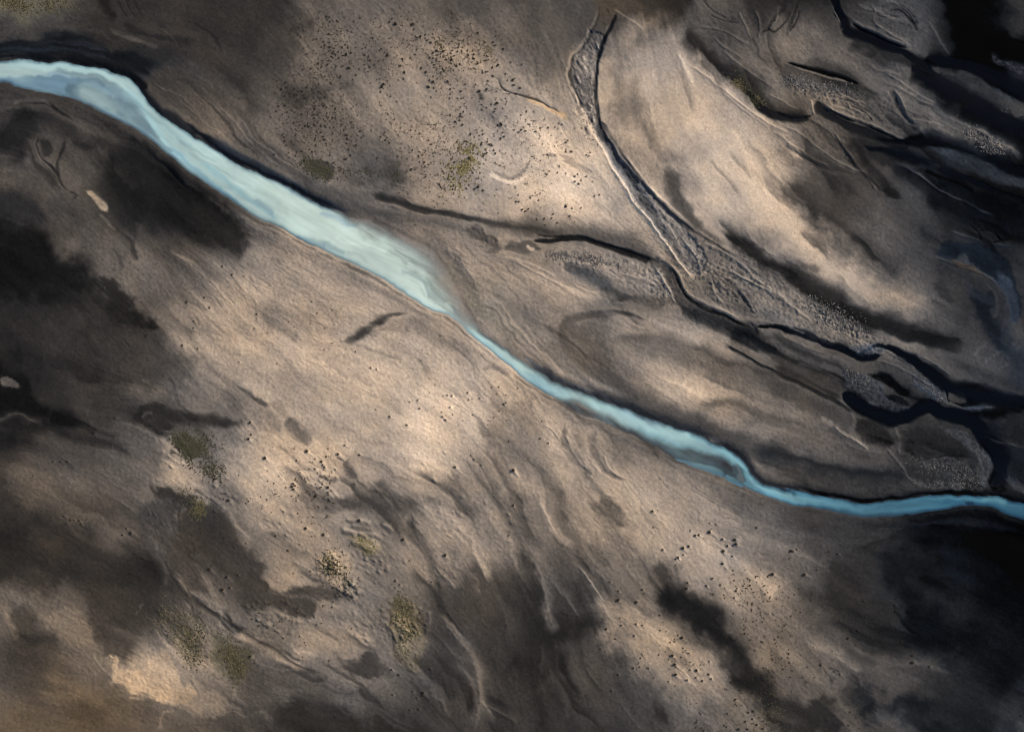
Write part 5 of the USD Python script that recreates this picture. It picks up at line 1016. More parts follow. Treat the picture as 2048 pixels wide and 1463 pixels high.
strands(201, 46, (1330, 2040, 10, 480), (70, 220), (1.5, 3), (5, 18), (.5, .78), (1.2, 1.5), .28, .75)
strands(202, 40, (1040, 2000, 480, 960), (80, 240), (1.5, 3), (5, 16), (.55, .8), (1.15, 1.35), .18, .65)
strands(203, 90, (540, 1340, 860, 1440), (60, 210), (1.5, 3.5), (5, 20), (.5, .78), (1.15, 1.4), .2, .75)
strands(204, 64, (0, 560, 240, 1440), (60, 200), (1.5, 4), (8, 26), (.6, .82), (1.15, 1.4), .15, .6)
strands(205, 26, (300, 1120, 20, 430), (60, 180), (1.5, 4), (8, 20), (.68, .86), (1.1, 1.25), .15, .55)
strands(206, 26, (400, 1080, 540, 900), (70, 220), (1.5, 3), (5, 18), (.74, .9), (1.05, 1.15), .12, .55)
strands(207, 44, (1340, 2040, 1060, 1450), (70, 220), (2, 5), (12, 34), (.55, .82), (1.2, 1.5), .12, .6)
strands(208, 16, (860, 1130, 480, 740), (90, 200), (1.2, 2), (3, 7), (.7, .85), (1.1, 1.25), .12, .6, .08)
T = np.clip(T, 6, 225)
# ------------------------------------------------------------------ the glacial river: banks, milkiness, tint
UPPER = [(-160, 118), (0, 120), (64, 121), (140, 128), (205, 138), (235, 146), (258, 155), (272, 168), (285, 187), (305, 210), (345, 245), (385, 268), (408, 279), (432, 297), (470, 323),
         (515, 346), (560, 370), (600, 389), (640, 407), (690, 424), (740, 440), (800, 462), (850, 490), (890, 530), (918, 575), (936, 612), (952, 642), (966, 662), (985, 679), (1010, 692),
         (1032, 708), (1083, 740), (1134, 765), (1180, 785), (1228, 804), (1275, 824), (1330, 842), (1383, 861), (1426, 881), (1464, 899), (1492, 919), (1508, 944), (1526, 962),
         (1552, 972), (1585, 975), (1630, 983), (1665, 993), (1706, 1001), (1750, 1003), (1795, 997), (1830, 990), (1875, 985), (1932, 987), (1975, 989), (2010, 997), (2048, 1007), (2170, 1035)]
LOWER = [(-160, 165), (0, 170), (30, 178), (90, 191), (150, 204), (190, 222), (230, 243), (265, 263), (300, 287), (330, 309), (365, 338), (405, 366), (444, 393), (482, 418), (516, 440),
         (550, 452), (588, 473), (625, 492), (662, 511), (700, 530), (738, 548), (770, 565), (802, 584), (836, 606), (866, 622), (892, 632), (912, 646), (942, 673), (967, 696), (992, 718),
         (1020, 737), (1045, 758), (1083, 781), (1109, 796), (1142, 816), (1162, 832), (1198, 844), (1236, 860), (1274, 877), (1312, 893), (1338, 908), (1376, 931), (1414, 946), (1457, 960),
         (1490, 975), (1540, 998), (1581, 1011), (1631, 1021), (1682, 1028), (1720, 1036), (1783, 1037), (1821, 1033), (1884, 1026), (1922, 1018), (1973, 1019), (2011, 1031), (2048, 1046), (2170, 1090)]
CORE = [(1040, 770), (1083, 790), (1134, 796), (1170, 806), (1198, 822), (1249, 849), (1299, 868), (1350, 886), (1401, 899), (1444, 911), (1466, 926), (1480, 950), (1500, 990), (1520, 1010)]


def signed(line, fray):
    c = curve(line, 2.0)[:, :2]
    px, py = X + fray * WXJ, Y + fray * WYJ
    d, i = cKDTree(c).query(np.stack([px.ravel(), py.ravel()], 1), workers=-1)
    tan = np.gradient(c, axis=0)
    tan /= np.linalg.norm(tan, axis=1, keepdims=True)
    off = np.stack([px.ravel(), py.ravel()], 1) - c[i]
    return (np.sign(tan[i, 0] * off[:, 1] - tan[i, 1] * off[:, 0]) * d).reshape(X.shape)


su, sl, sc = signed(UPPER, 2.8), -signed(LOWER, 2.0), -signed(CORE, 3.5)
eu = np.interp(X, [0, 560, 660, 720, 800, 870, 920, 945, 975, 1100, 1300, 1500, 2048], [9, 9, 12, 34, 58, 62, 40, 16, 12, 16, 15, 12, 10])
el = np.interp(X, [0, 600, 900, 1000, 1500, 1700, 2048], [12, 11, 9, 9, 9, 14, 12])
cover = ss(su / eu) * ss(sl / el)
incore = np.where((X > 1060) & (X < 1505), ss(0.5 + sc / 16.0), 1.0)
fan = ss((X - 690) / 60) * ss((960 - X) / 40) * (1 - ss(su / 75.0)) * (su > -8)
streaky = np.clip(0.5 + 0.28 * L2 + 0.28 * L1, 0, 1)
shallow = (1 - incore) * ss(su / 8) * ss(sl / 8)
cover = cover * (1 - fan * 0.6 * (1 - streaky)) * incore + shallow * np.clip(0.07 + 0.08 * L2, 0.0, 0.35)
# thin threads of river water: back eddy, side thread, split round a gravel tongue
for pts, w, a in (([(1547, 936, .6), (1556, 945, .9), (1560, 958, 1), (1572, 972, 1), (1582, 982, .8)], 10, 0.55),
                  ([(1330, 915, .6), (1376, 926, 1), (1420, 938, 1), (1462, 958, .8)], 12, 0.45),
                  ([(1450, 948, .6), (1470, 962, 1), (1490, 975, 1)], 10, 0.6)):
    win, m = stroke(pts, w, fray=1.5, soft=0.6, a=a)
    cover[win] = np.maximum(cover[win], m)
win, m = stroke([(1466, 925), (1478, 940), (1486, 955), (1492, 965)], 9, fray=1.5, soft=.6)
cover[win] *= 1 - 0.8 * m
cover = np.clip(cover, 0, 1)

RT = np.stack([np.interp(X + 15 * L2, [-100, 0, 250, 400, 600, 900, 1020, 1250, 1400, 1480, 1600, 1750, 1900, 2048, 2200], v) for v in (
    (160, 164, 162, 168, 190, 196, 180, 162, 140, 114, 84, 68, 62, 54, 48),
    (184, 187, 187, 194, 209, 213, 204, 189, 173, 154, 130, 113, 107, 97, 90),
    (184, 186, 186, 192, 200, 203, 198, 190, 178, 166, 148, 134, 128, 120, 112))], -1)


def tint(mask, win, rgb):
    RT[win] += (np.array(rgb, float) - RT[win]) * mask[..., None]


def wstroke(pts, w, rgb, soft=.8, a=.8, fray=3):
    win, d, wf, sd, al = stroke_field(pts, w, fray, w * 1.6 + 6)
    hw = w * .5 * wf
    tint(a * (1 - ss((d - hw * (1 - soft)) / np.maximum(hw * 2 * soft, 1))) * ss(al / .1) * ss((1 - al) / .1), win, rgb)


def wblob(poly, rgb, soft, a, fray=5):
    win, mk = blob(poly, None, soft, a, fray)
    tint(mk * np.clip(.78 + .25 * F2[win] + .2 * WISP2[win], .15, 1.0), win, rgb)


wblob([(-60, 152), (20, 158), (60, 152), (110, 150), (170, 160), (230, 178), (268, 198), (292, 232), (318, 280), (350, 320), (320, 308), (280, 278), (235, 244), (190, 214), (140, 196), (60, 180), (-60, 168)], (104, 132, 148), 7, .88, 4)
wblob([(140, 172), (200, 186), (260, 205), (290, 240), (312, 280), (285, 268), (240, 236), (185, 208), (140, 192)], (82, 104, 116), 6, .8, 4)
wstroke([(120, 196), (190, 214), (240, 246), (290, 282)], 6, (130, 155, 168), .8, .7)
wstroke([(235, 180), (262, 192), (282, 215), (302, 248), (330, 290), (370, 325)], 12, (164, 200, 204), .8, .8, 2)
wstroke([(0, 128), (80, 133), (160, 142), (230, 160)], 14, (166, 196, 196), .9, .7)
wstroke([(330, 285), (380, 330), (440, 380), (500, 428)], 8, (120, 160, 176), .8, .6, 3)
wstroke([(400, 320), (450, 365), (520, 415), (560, 440)], 9, (128, 170, 182), .9, .5, 3)
for pts in ([(590, 468), (625, 478), (650, 492)], [(640, 484), (668, 496), (690, 508)], [(508, 400), (530, 415), (552, 430)]):
    wstroke(pts, 10, (128, 156, 168), .9, .6, 4)
wstroke([(560, 372), (610, 395), (660, 415), (720, 432)], 14, (146, 176, 186), .9, .6, 4)
wstroke([(640, 425), (680, 440), (720, 452)], 8, (140, 168, 182), .9, .6, 4)
for pts in ([(860, 545), (900, 580), (925, 612)], [(850, 560), (880, 585), (905, 605)], [(800, 540), (840, 565), (870, 590)], [(780, 500), (830, 530), (880, 560)]):
    wstroke(pts, 6, (140, 158, 158), .9, .55, 4)
wblob([(905, 612), (930, 625), (952, 652), (940, 650), (915, 632)], (118, 146, 160), 5, .75, 4)
wstroke([(895, 622), (925, 645), (965, 682), (1010, 722)], 13, (188, 220, 216), .8, .7, 2)
wblob([(1050, 742), (1085, 750), (1130, 770), (1160, 790), (1120, 786), (1080, 770)], (134, 172, 182), 6, .7, 4)
wstroke([(1160, 785), (1200, 806), (1260, 832), (1330, 862), (1400, 882)], 14, (174, 212, 210), .9, .6, 4)
wstroke([(1220, 812), (1250, 826), (1290, 838), (1330, 850)], 12, (150, 180, 192), .9, .6, 4)
wstroke([(1240, 842), (1300, 864), (1360, 886), (1420, 902)], 10, (126, 168, 178), .9, .55, 4)
wstroke([(1420, 888), (1460, 905), (1485, 925), (1500, 950), (1522, 972)], 15, (136, 182, 190), .8, .75, 2)
wblob([(1478, 930), (1495, 945), (1510, 970), (1530, 985), (1510, 985), (1492, 965)], (58, 98, 114), 4, .8, 2)
wstroke([(1455, 952), (1490, 972), (1540, 992), (1600, 1004)], 9, (132, 178, 186), .8, .7, 2)
wblob([(1545, 966), (1570, 975), (1592, 988), (1575, 994), (1555, 985)], (30, 52, 68), 5, .85, 3)
wstroke([(1590, 980), (1640, 990), (1690, 1003)], 10, (112, 162, 178), .8, .6, 3)
wstroke([(1740, 1020), (1800, 1010), (1850, 1000), (1920, 1005), (1990, 1015)], 9, (44, 88, 112), .9, .65, 4)
wstroke([(1830, 995), (1880, 992), (1960, 998), (2020, 1010)], 10, (86, 136, 156), .9, .6, 4)
wblob([(1930, 1004), (1945, 1002), (1954, 1010), (1940, 1016)], (30, 56, 76), 3, .85, 3)
wstroke([(1965, 996), (1990, 998), (2015, 1008)], 12, (104, 150, 158), .9, .6, 3)
wstroke([(1580, 1004), (1640, 1014), (1700, 1026)], 8, (64, 108, 128), .9, .55, 3)
q_ = np.random.default_rng(77)
_u = curve(UPPER, 4.0)[:, :2]
_l = curve(LOWER, 4.0)[:, :2]
for _ in range(56):
    t_, f_ = q_.uniform(.06, .95), q_.uniform(.1, .9)
    n_p = int(q_.integers(14, 46))
    iu = int(t_ * len(_u))
    seg = _u[iu:iu + n_p]
    if len(seg) < 8:
        continue
    near = _l[cKDTree(_l).query(seg)[1]]
    mid_ = (seg * (1 - f_) + near * f_)[::5] + q_.normal(size=2)
    col_ = RT[int((mid_[0, 1] + M0) / STEP), int((mid_[0, 0] + M0) / STEP)] * (q_.uniform(.8, .93) if q_.uniform() < .6 else q_.uniform(1.03, 1.08))
    wstroke([tuple(m_) for m_ in mid_], q_.uniform(4, 12), col_, .95, q_.uniform(.3, .7), 4)
RT *= (1 + 0.022 * L2 + 0.012 * L1 + 0.022 * F2 + 0.015 * WISP2)[..., None]
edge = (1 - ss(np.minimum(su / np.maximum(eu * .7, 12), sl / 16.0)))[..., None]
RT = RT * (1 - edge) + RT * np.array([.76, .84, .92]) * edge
RT = np.clip(RT, 4, 245)

# river bed and its shores
bed = ss((su + 6) / 12) * ss((sl + 5) / 10)
T += (np.where(X < 700, 62, np.where(X < 1060, 134, 56)) - T) * (bed * np.clip(cover * 1.3, 0, 1))
win, mk = blob([(1110, 795), (1160, 812), (1230, 842), (1330, 880), (1420, 905), (1462, 918), (1478, 950), (1440, 952), (1376, 928), (1300, 885), (1200, 842), (1150, 820)], 48, 6, .85, 3, warm=-0.75)
blob([(1142, 808), (1165, 822), (1200, 838), (1235, 852), (1200, 836)], 92, 5, .6, 4, warm=0.05, moss=.2)
for k in range(5):
    stroke([(1150 + 8 * k, 800 + 5 * k), (1210 + 8 * k, 828 + 5 * k), (1280 + 8 * k, 858 + 4 * k)], 4, 110 if k % 2 else 70, .8, .5, 3)
blob([(880, 520), (960, 560), (1000, 620), (1030, 680), (990, 670), (955, 635), (925, 585), (890, 550)], 124, 16, .5, 7, moss=.12)
shore_n = np.exp(-((su + 3.5) / 4.0) ** 2) * ((X < 700) | (X > 1050))
T += (22 - T) * np.clip(shore_n * np.interp(X, [0, 230, 300, 330, 390, 420, 640, 700, 1050, 1300, 2048], [.8, .8, .5, .2, .3, .7, .8, .0, .0, .3, .75]), 0, 1)  # bank shade along the north shore painted dark into the tone
shore_s = np.exp(-((sl + 2.5) / 3.2) ** 2)
T += (44 - T) * np.clip(shore_s * np.interp(X, [0, 300, 450, 1000, 1300, 2048], [.3, .4, .6, .55, .4, .35]) * np.clip(.8 + .3 * F1, 0, 1), 0, 1)
WARM -= 0.7 * np.clip(shore_n, 0, 1) * (X > 0)

# small clear streams between the bars: (label, centre line, width, shade)
STREAMS = [
    ("thin dark stream thread along the right side of the north gravel channel", [(1233, 22), (1223, 50), (1208, 79), (1199, 107), (1195, 140), (1193, 190), (1197, 222), (1202, 246), (1212, 270, 2), (1230, 304, 2.4), (1252, 336, 2.4), (1275, 362, 2)], 7, 0.3),
    ("dark bending stream between the dune crest and the gravel fan in mid plain", [(1070, 482, .5), (1140, 478, .5), (1205, 490, .6), (1275, 514, .8), (1322, 534, 1), (1340, 558, 1), (1352, 582, 1), (1362, 604, 1.1), (1390, 622, 1.1), (1430, 640, 1.1), (1480, 656, 1.1), (1520, 664, .8)], 24, 0.14),
    ("black stream bends round the mussel-shaped dark bars and joins the river", [(1684, 784, .9), (1708, 801, 1.1), (1745, 823, 1.1), (1780, 836, 1.1), (1810, 833, 1.1), (1838, 818, 1.2), (1862, 812, 1.3), (1892, 822, 1.6), (1932, 838, 1.6), (1964, 862, 1.5), (1990, 890, 1.3), (2005, 920, 1.2), (2008, 946, 1.2), (2000, 968, 1.2), (1990, 985, 1.3)], 22, 0.6),
    ("narrow black stream below the sparkling gravel bar right of centre", [(1545, 652, .7), (1570, 656, 1), (1598, 662, 1), (1632, 674, 1), (1670, 689, 1), (1702, 704, 1.2), (1730, 712, 1.2), (1766, 706, .7)], 14, 0.55),
    ("black stream running past small polygon-shaped bars to the right edge", [(1745, 690, .4), (1775, 692, .8), (1805, 706, 1.1), (1835, 726, 1.2), (1862, 746, 1.1), (1884, 764, 1.1), (1905, 778, 1.2), (1960, 790, 1.2), (2060, 806, 1.3), (2160, 822, 1.3)], 18, 0.55),
    ("dark stream entering at the top edge and curving right past bright bank", [(1662, -15, 1.2), (1672, 12, 1.2), (1686, 36, 1), (1694, 60, 1.2), (1722, 72, 1), (1760, 88, 1), (1796, 102, 1), (1826, 118, 1.2), (1860, 140, 1.4)], 17, 0.4),
    ("uppermost black stream of the top right corner", [(1838, 122, .5), (1862, 120, 1), (1893, 122, 1), (1950, 137, 1.1), (2000, 156, 1.3), (2060, 186, 1.5), (2160, 225, 1.5)], 22, 0.5),
    ("broad black stream below the grey island in the top right corner", [(1815, 128, .8), (1850, 150, 1.2), (1895, 176, 1.3), (1955, 212, 1.4), (2050, 256, 1.5), (2150, 300, 1.5)], 36, 0.45),
    ("slate stream beginning at the short upright bank in the upper right", [(1634, 200, .6), (1646, 222, 1.2), (1676, 242, 1.2), (1720, 262, 1.1), (1770, 282, 1.1), (1815, 292, 1), (1862, 283, 1), (1902, 290, 1), (1950, 306, 1.2), (2000, 326, 1.3), (2060, 350, 1.5), (2150, 385, 1.5)], 18, 0.3),
    ("thin black stream above the long bright crest at the right edge", [(1735, 298, .7), (1770, 302, 1), (1806, 310, 1.1), (1862, 330, 1), (1922, 352, 1), (1972, 372, .9), (2050, 408, 1)], 14, 0.4),
    ("short dark stream ending below the black wisp in the upper right", [(1490, 178, .6), (1512, 205, 1), (1536, 226, 1.1), (1562, 235, 1.1), (1600, 237, 1), (1633, 231, .6)], 12, 0.35),
]
# ------------------------------------------------------------------ lee mounds behind tussocks (positions come from the plant list)
for (px, py, big) in TUSSOCKS:
    dx, dy = X[0] - px, gy - py
    win = window(px - 20, px + 60, py - 20, py + 60)
    i0, j0 = int((py + M0) / STEP), int((px + M0) / STEP)
    if not (0 <= i0 < NY and 0 <= j0 < NX):
        continue
    c_, s_ = UX[i0, j0], UY[i0, j0]
    if c_ + s_ < 0:
        c_, s_ = -c_, -s_
    u = (X[win] - px) * c_ + (Y[win] - py) * s_
    v = -(X[win] - px) * s_ + (Y[win] - py) * c_
    ln = 20.0 if big else 9.0
    wd = (4.2 if big else 2.4) * (1 - 0.55 * np.clip(u / ln, 0, 1))
    m = np.exp(-(v / wd) ** 2) * ss((u + 4) / 5) * (1 - ss((u - 3) / ln))
    H[win] += (0.34 if big else 0.2) * m
    T[win] += 12 * m * (T[win] > 60)
# knobbly moss hummocks
for (px, py, r, n, seed) in ((662, 1130, 30, 70, 1), (705, 1175, 24, 50, 2), (735, 1105, 30, 45, 3), (810, 1250, 36, 60, 4), (640, 980, 40, 26, 5), (560, 1040, 40, 22, 6), (760, 1140, 40, 30, 7),
                             (560, 1230, 44, 40, 8), (745, 1240, 40, 40, 9), (880, 960, 60, 12, 10), (1000, 1050, 60, 16, 11), (900, 1040, 60, 16, 12), (440, 985, 40, 22, 13), (350, 905, 40, 30, 14), (520, 1235, 30, 20, 15)):
    q = np.random.default_rng(seed)
    for _ in range(n):
        ax, ay = px + q.normal() * r * .55, py + q.normal() * r * .5
        win = window(ax - 12, ax + 14, ay - 12, ay + 14)
        rr = q.uniform(1.8, 4.0)
        u, v = (X[win] - ax) * .8 + (Y[win] - ay) * .6, -(X[win] - ax) * .6 + (Y[win] - ay) * .8
        m = np.exp(-(u / (rr * 1.5)) ** 2 - (v / rr) ** 2)
        H[win] += q.uniform(.2, .5) * m

# ------------------------------------------------------------------ relief of the plain
H0 = 0.8 * fbm(90, 41, 4) + 0.2 * L3
H0 = ndi.gaussian_filter(H0, 5)
H0 -= H0.mean()
near_river = ss((su + 40) / 40) * ss((sl + 40) / 40)
H0 -= H0 * 0.8 * near_river
LEVEL_R = ndi.gaussian_filter(H0, 8) - 0.45
fine = ndi.gaussian_filter(np.random.default_rng(5).standard_normal((NY, NX)), 0.8)
fine /= fine.std()
RUF = np.clip(RUF, 0.2, 3)
GRIT = np.clip(GRIT, 0, 1.2)
rip = 0.010 * L1 + 0.012 * L2 + 0.020 * F1 + 0.034 * fine + (0.006 + 0.03 * np.clip(RUF - 1, 0, 2)) * CRUMP + 0.008 * WISP - 0.085 * CREASE + 0.07 * CREST
HT = H0 + 0.75 * H + RUF * rip * (0.35 + 0.65 * ss((T - 20) / 80)) + GRIT * 0.10 * fine
dark_mask = ss((60 - T) / 50)
# river trough
depth = -np.log(np.clip(1 - 0.985 * cover, 1e-3, 1)) / 2.2
bankm = np.clip(bed, 0, 1)
HT = HT * (1 - bankm) + (LEVEL_R + 0.015 + 0.3 * RUF * rip * 0.3 - depth - 0.02) * bankm
HT += 0.5 * np.exp(-((sl + 9) / 6.0) ** 2) * (X < 1500) * .5
HT += 0.7 * np.exp(-((su + 14) / 8.0) ** 2) * np.interp(X, [0, 660, 720, 1000, 1100, 2048], [.6, .7, 0, 0, .5, .7])

# ------------------------------------------------------------------ colour of the dry and wet sediments, painted shade included (base colours, linear)
T += (1.0 * L1 + 1.4 * L2 + 1.6 * F1 + 2.5 * F2 + 4 * F3 + 3.2 * fine + 1.6 * WISP + 2.6 * WISP2 - 7.0 * CREASE + 5.0 * CREST) * np.clip(T / 110, .4, 1.15) * (0.5 + 0.5 * RUF) * (1 - bankm * np.clip(cover * 2, 0, 1))
T *= 1 + .035 * ss((T - 50) / 60)
T += GRIT * 9 * fine
T = np.where(T < 60, 60 * (np.clip(T, 1, 60) / 60) ** (1.12 + .25 * ss((X - 1600) / 200)), T)
T = np.clip(T, 5, 226)
W = np.interp(T, [10, 35, 60, 100, 140, 190], [-.2, .2, .5, .64, .85, 1.0]) + 0.18 * ss((1000 - X) / 500) * ss((Y - 850) / 250) * ss((Y * .8 - X + 900) / 500)
W += -0.75 * ss((X - 1560) / 420) * ss((150 - T) / 90) - 0.35 * ss((260 - X) / 260) * ss((420 - Y) / 250)
W += 0.10 * F3 * (T > 50) + 0.08 * F2
W = np.clip(W + WARM, -2.4, 2.2)
MOSSY = np.clip(MOSSY, 0, 1)
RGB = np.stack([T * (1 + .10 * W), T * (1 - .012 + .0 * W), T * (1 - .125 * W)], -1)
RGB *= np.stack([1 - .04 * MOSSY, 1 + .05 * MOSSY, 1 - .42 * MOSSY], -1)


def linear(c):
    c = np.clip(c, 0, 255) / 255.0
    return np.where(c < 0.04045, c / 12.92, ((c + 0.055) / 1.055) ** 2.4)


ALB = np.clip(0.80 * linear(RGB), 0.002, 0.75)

# ------------------------------------------------------------------ the ground: one sheet out to the horizon
def grow(n, first, ratio):
    return np.cumsum(first * ratio ** np.arange(n))


out = grow(46, 4.0, 1.24)
xs = np.concatenate([gx[0] - out[::-1], gx, gx[-1] + out])
ys = np.concatenate([gy[0] - out[::-1], gy, gy[-1] + out])
K = len(out)
Zs = np.pad(HT, K, mode="edge")
As = np.pad(ALB, ((K, K), (K, K), (0, 0)), mode="edge")
XX, YY = np.meshgrid(xs, ys)
far = ss(np.maximum(np.maximum(gx[0] - XX, XX - gx[-1]), np.maximum(gy[0] - YY, YY - gy[-1])) / 260.0)
import meshkit
q = np.stack([(XX * .8 + YY * .6) / 500.0, (-XX * .6 + YY * .8) / 160.0, 0 * XX], -1)
outer = far > 0
nz = np.zeros_like(XX)
nz[outer] = meshkit.fbm(q[outer], 4, 9)
tone_far = np.clip(30 + 190 * (nz - 0.32), 16, 150)[..., None]
As = As * (1 - far[..., None]) + 0.8 * linear(tone_far * np.array([1.04, 1.0, .95])) * far[..., None]
Zs = Zs * (1 - far) + (nz - 0.5) * 3.0 * far


def sheet(path, px, py, Z, mat, colour=None, extra=None, keep=None):
    """a height field as a mesh with smooth normals; keep = mask of the cells to build"""
    ny, nx = Z.shape
    v = np.stack([wx(px), wy(py), Z], -1).astype(np.float32).reshape(-1, 3)
    zx = np.gradient(Z, axis=1) / np.gradient(wx(px), axis=1)
    zy = np.gradient(Z, axis=0) / np.gradient(wy(py), axis=0)
    n = np.stack([-zx, -zy, np.ones_like(Z)], -1)
    n /= np.linalg.norm(n, axis=-1, keepdims=True)
    n = n.astype(np.float32).reshape(-1, 3)
    idx = np.arange(ny * nx, dtype=np.int32).reshape(ny, nx)
    a, b, c, d = idx[:-1, :-1], idx[1:, :-1], idx[1:, 1:], idx[:-1, 1:]
    f = np.stack([a, b, c, d], -1)
    f = f[keep] if keep is not None else f.reshape(-1, 4)
    cols = [x.reshape(ny * nx, -1) for x in (colour, extra) if x is not None]
    if keep is not None:
        u, f = np.unique(f, return_inverse=True)
        f = f.reshape(-1, 4).astype(np.int32)
        v, n, cols = v[u], n[u], [x[u] for x in cols]
    m = UsdGeom.Mesh.Define(stage, path)
    m.CreatePointsAttr(Vt.Vec3fArray.FromNumpy(np.ascontiguousarray(v)))
    m.CreateFaceVertexCountsAttr(Vt.IntArray.FromNumpy(np.full(len(f), 4, np.int32)))
    m.CreateFaceVertexIndicesAttr(Vt.IntArray.FromNumpy(np.ascontiguousarray(f.ravel())))
    m.CreateSubdivisionSchemeAttr("none")
    m.CreateNormalsAttr(Vt.Vec3fArray.FromNumpy(np.ascontiguousarray(n)))
    m.SetNormalsInterpolation("vertex")
    api = UsdGeom.PrimvarsAPI(m)
    if colour is not None:
        api.CreatePrimvar("sediment", Sdf.ValueTypeNames.Color3fArray, "vertex").Set(Vt.Vec3fArray.FromNumpy(np.ascontiguousarray(cols[0].astype(np.float32))))
    if extra is not None:
        api.CreatePrimvar("cover", Sdf.ValueTypeNames.FloatArray, "vertex").Set(Vt.FloatArray.FromNumpy(np.ascontiguousarray(cols[-1].astype(np.float32).ravel())))
    UsdShade.MaterialBindingAPI.Apply(m.GetPrim()).Bind(UsdShade.Material.Get(stage, mat))
    return m.GetPrim()


usdkit.material(stage, LOOK + "sediment", {
    "col": ("attribute", {"attribute": "sediment"}),
    "pos": ("geometry", {}),
    "grain": ("noise_texture", {"scale": 2.6, "detail": 3.0, "roughness": 0.65}),
    "speck": ("noise_texture", {"scale": 1.1, "detail": 2.0, "roughness": 0.6}),
    "ramp": ("map_range", {"from_min": 0.3, "from_max": 0.7, "to_min": 0.78, "to_max": 1.22, "clamp": True}),
    "ramp2": ("map_range", {"from_min": 0.3, "from_max": 0.7, "to_min": 0.90, "to_max": 1.10, "clamp": True}),
    "mul": ("math", {"math_type": "multiply"}),
    "shade": ("mix_color", {"blend_type": "multiply", "fac": 1.0}),
    "bump": ("bump", {"strength": 0.6, "distance": 0.12}),
    "p": ("principled_bsdf", {"roughness": 0.88, "specular_ior_level": 0.0})},
    [("pos.position", "grain.vector"), ("pos.position", "speck.vector"), ("grain.fac", "ramp.value"), ("speck.fac", "ramp2.value"),
     ("ramp.result", "mul.value1"), ("ramp2.result", "mul.value2"), ("col.color", "shade.a"), ("mul.value", "shade.b"),
     ("shade.result", "p.base_color"), ("grain.fac", "bump.height"), ("bump.normal", "p.normal")], surface="p.BSDF")
for wname, rough, spec in ((LOOK + "glacial_water", 0.35, 0.2), (LOOK + "clear_water", 0.25, 0.06)):
    usdkit.material(stage, wname, {
        "col": ("attribute", {"attribute": "sediment"}),
        "cov": ("attribute", {"attribute": "cover"}),
        "pos": ("geometry", {}),
        "wave": ("noise_texture", {"scale": 1.3, "detail": 3.0, "roughness": 0.6}),
        "bump": ("bump", {"strength": 0.25, "distance": 0.05}),
        "p": ("principled_bsdf", {"roughness": rough, "ior": 1.33, "specular_ior_level": spec}),
        "t": ("transparent_bsdf", {"color": (1, 1, 1)}),
        "mixs": ("mix_closure", {})},
        [("col.color", "p.base_color"), ("pos.position", "wave.vector"), ("wave.fac", "bump.height"), ("bump.normal", "p.normal"),
         ("cov.fac", "mixs.fac"), ("t.BSDF", "mixs.closure1"), ("p.BSDF", "mixs.closure2")], surface="mixs.closure")

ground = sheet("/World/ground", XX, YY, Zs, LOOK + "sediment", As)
tag(ground, "outwash plain of pale ash and dark basalt sand, cloud shade painted in, with scoured channels and low bars", "ground", kind="structure")

# ------------------------------------------------------------------ water surfaces
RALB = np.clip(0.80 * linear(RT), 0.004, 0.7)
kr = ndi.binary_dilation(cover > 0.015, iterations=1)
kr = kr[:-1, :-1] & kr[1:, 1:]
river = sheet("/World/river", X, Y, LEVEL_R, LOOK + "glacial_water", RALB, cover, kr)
tag(river, "milky turquoise glacial river crossing the whole plain from left to right", "river", kind="structure")
taken = kr.copy()
for label, pts, w, shade in STREAMS:
    win, d, wf, sd, al = stroke_field(pts, w, 1.5, w * 1.5 + 4)
    inside = np.zeros(X.shape, bool)
    cv = np.zeros_like(X)
    m = 1 - ss((d - w * .5 * wf * .5) / (w * .5 * wf * .8 + 1))
    inside[win] = m > 0.02
    cv[win] = shade * m
    k = inside[:-1, :-1] & inside[1:, 1:] & ~taken
    taken |= k
    lvl = ndi.gaussian_filter(H0, 8) - 0.16
    sc_ = np.broadcast_to(np.array([0.002, 0.003, 0.005]), X.shape + (3,))
    p = sheet("/World/" + numbered("stream"), X, Y, lvl, LOOK + "clear_water", sc_, cv, k)
    tag(p, label, "stream", kind="structure")
# ------------------------------------------------------------------ plants and stones
def height_at(px, py):
    return ndi.map_coordinates(HT, [np.atleast_1d((np.asarray(py) + M0) / STEP), np.atleast_1d((np.asarray(px) + M0) / STEP)], order=1, mode="nearest")


def plant_material(name, a, b):
    usdkit.material(stage, LOOK + name, {
        "pos": ("geometry", {}),
        "n": ("noise_texture", {"scale": 3.0, "detail": 2.0}),
        "ramp": ("rgb_ramp", {"ramp": [(0.3, a), (0.7, b)]}),
        "d": ("principled_bsdf", {"roughness": 0.8, "specular_ior_level": 0.2}),
        "t": ("translucent_bsdf", {}),
        "m": ("mix_closure", {"fac": 0.2})},
        [("pos.position", "n.vector"), ("n.fac", "ramp.fac"), ("ramp.color", "d.base_color"), ("ramp.color", "t.color"), ("d.BSDF", "m.closure1"), ("t.BSDF", "m.closure2")],
        surface="m.closure")
    return LOOK + name


SHRUB_MAT = plant_material("shrub_leaves", (0.014, 0.012, 0.008), (0.05, 0.042, 0.022))
TUSS_MAT = plant_material("tussock_blades", (0.018, 0.014, 0.009), (0.055, 0.042, 0.024))
MOSS_MAT = plant_material("moss_yellow", (0.13, 0.11, 0.045), (0.30, 0.25, 0.115))
MOSSD_MAT = plant_material("moss_dark", (0.022, 0.021, 0.012), (0.075, 0.068, 0.038))
MOSSP_MAT = plant_material("moss_olive", (0.055, 0.046, 0.022), (0.15, 0.122, 0.062))


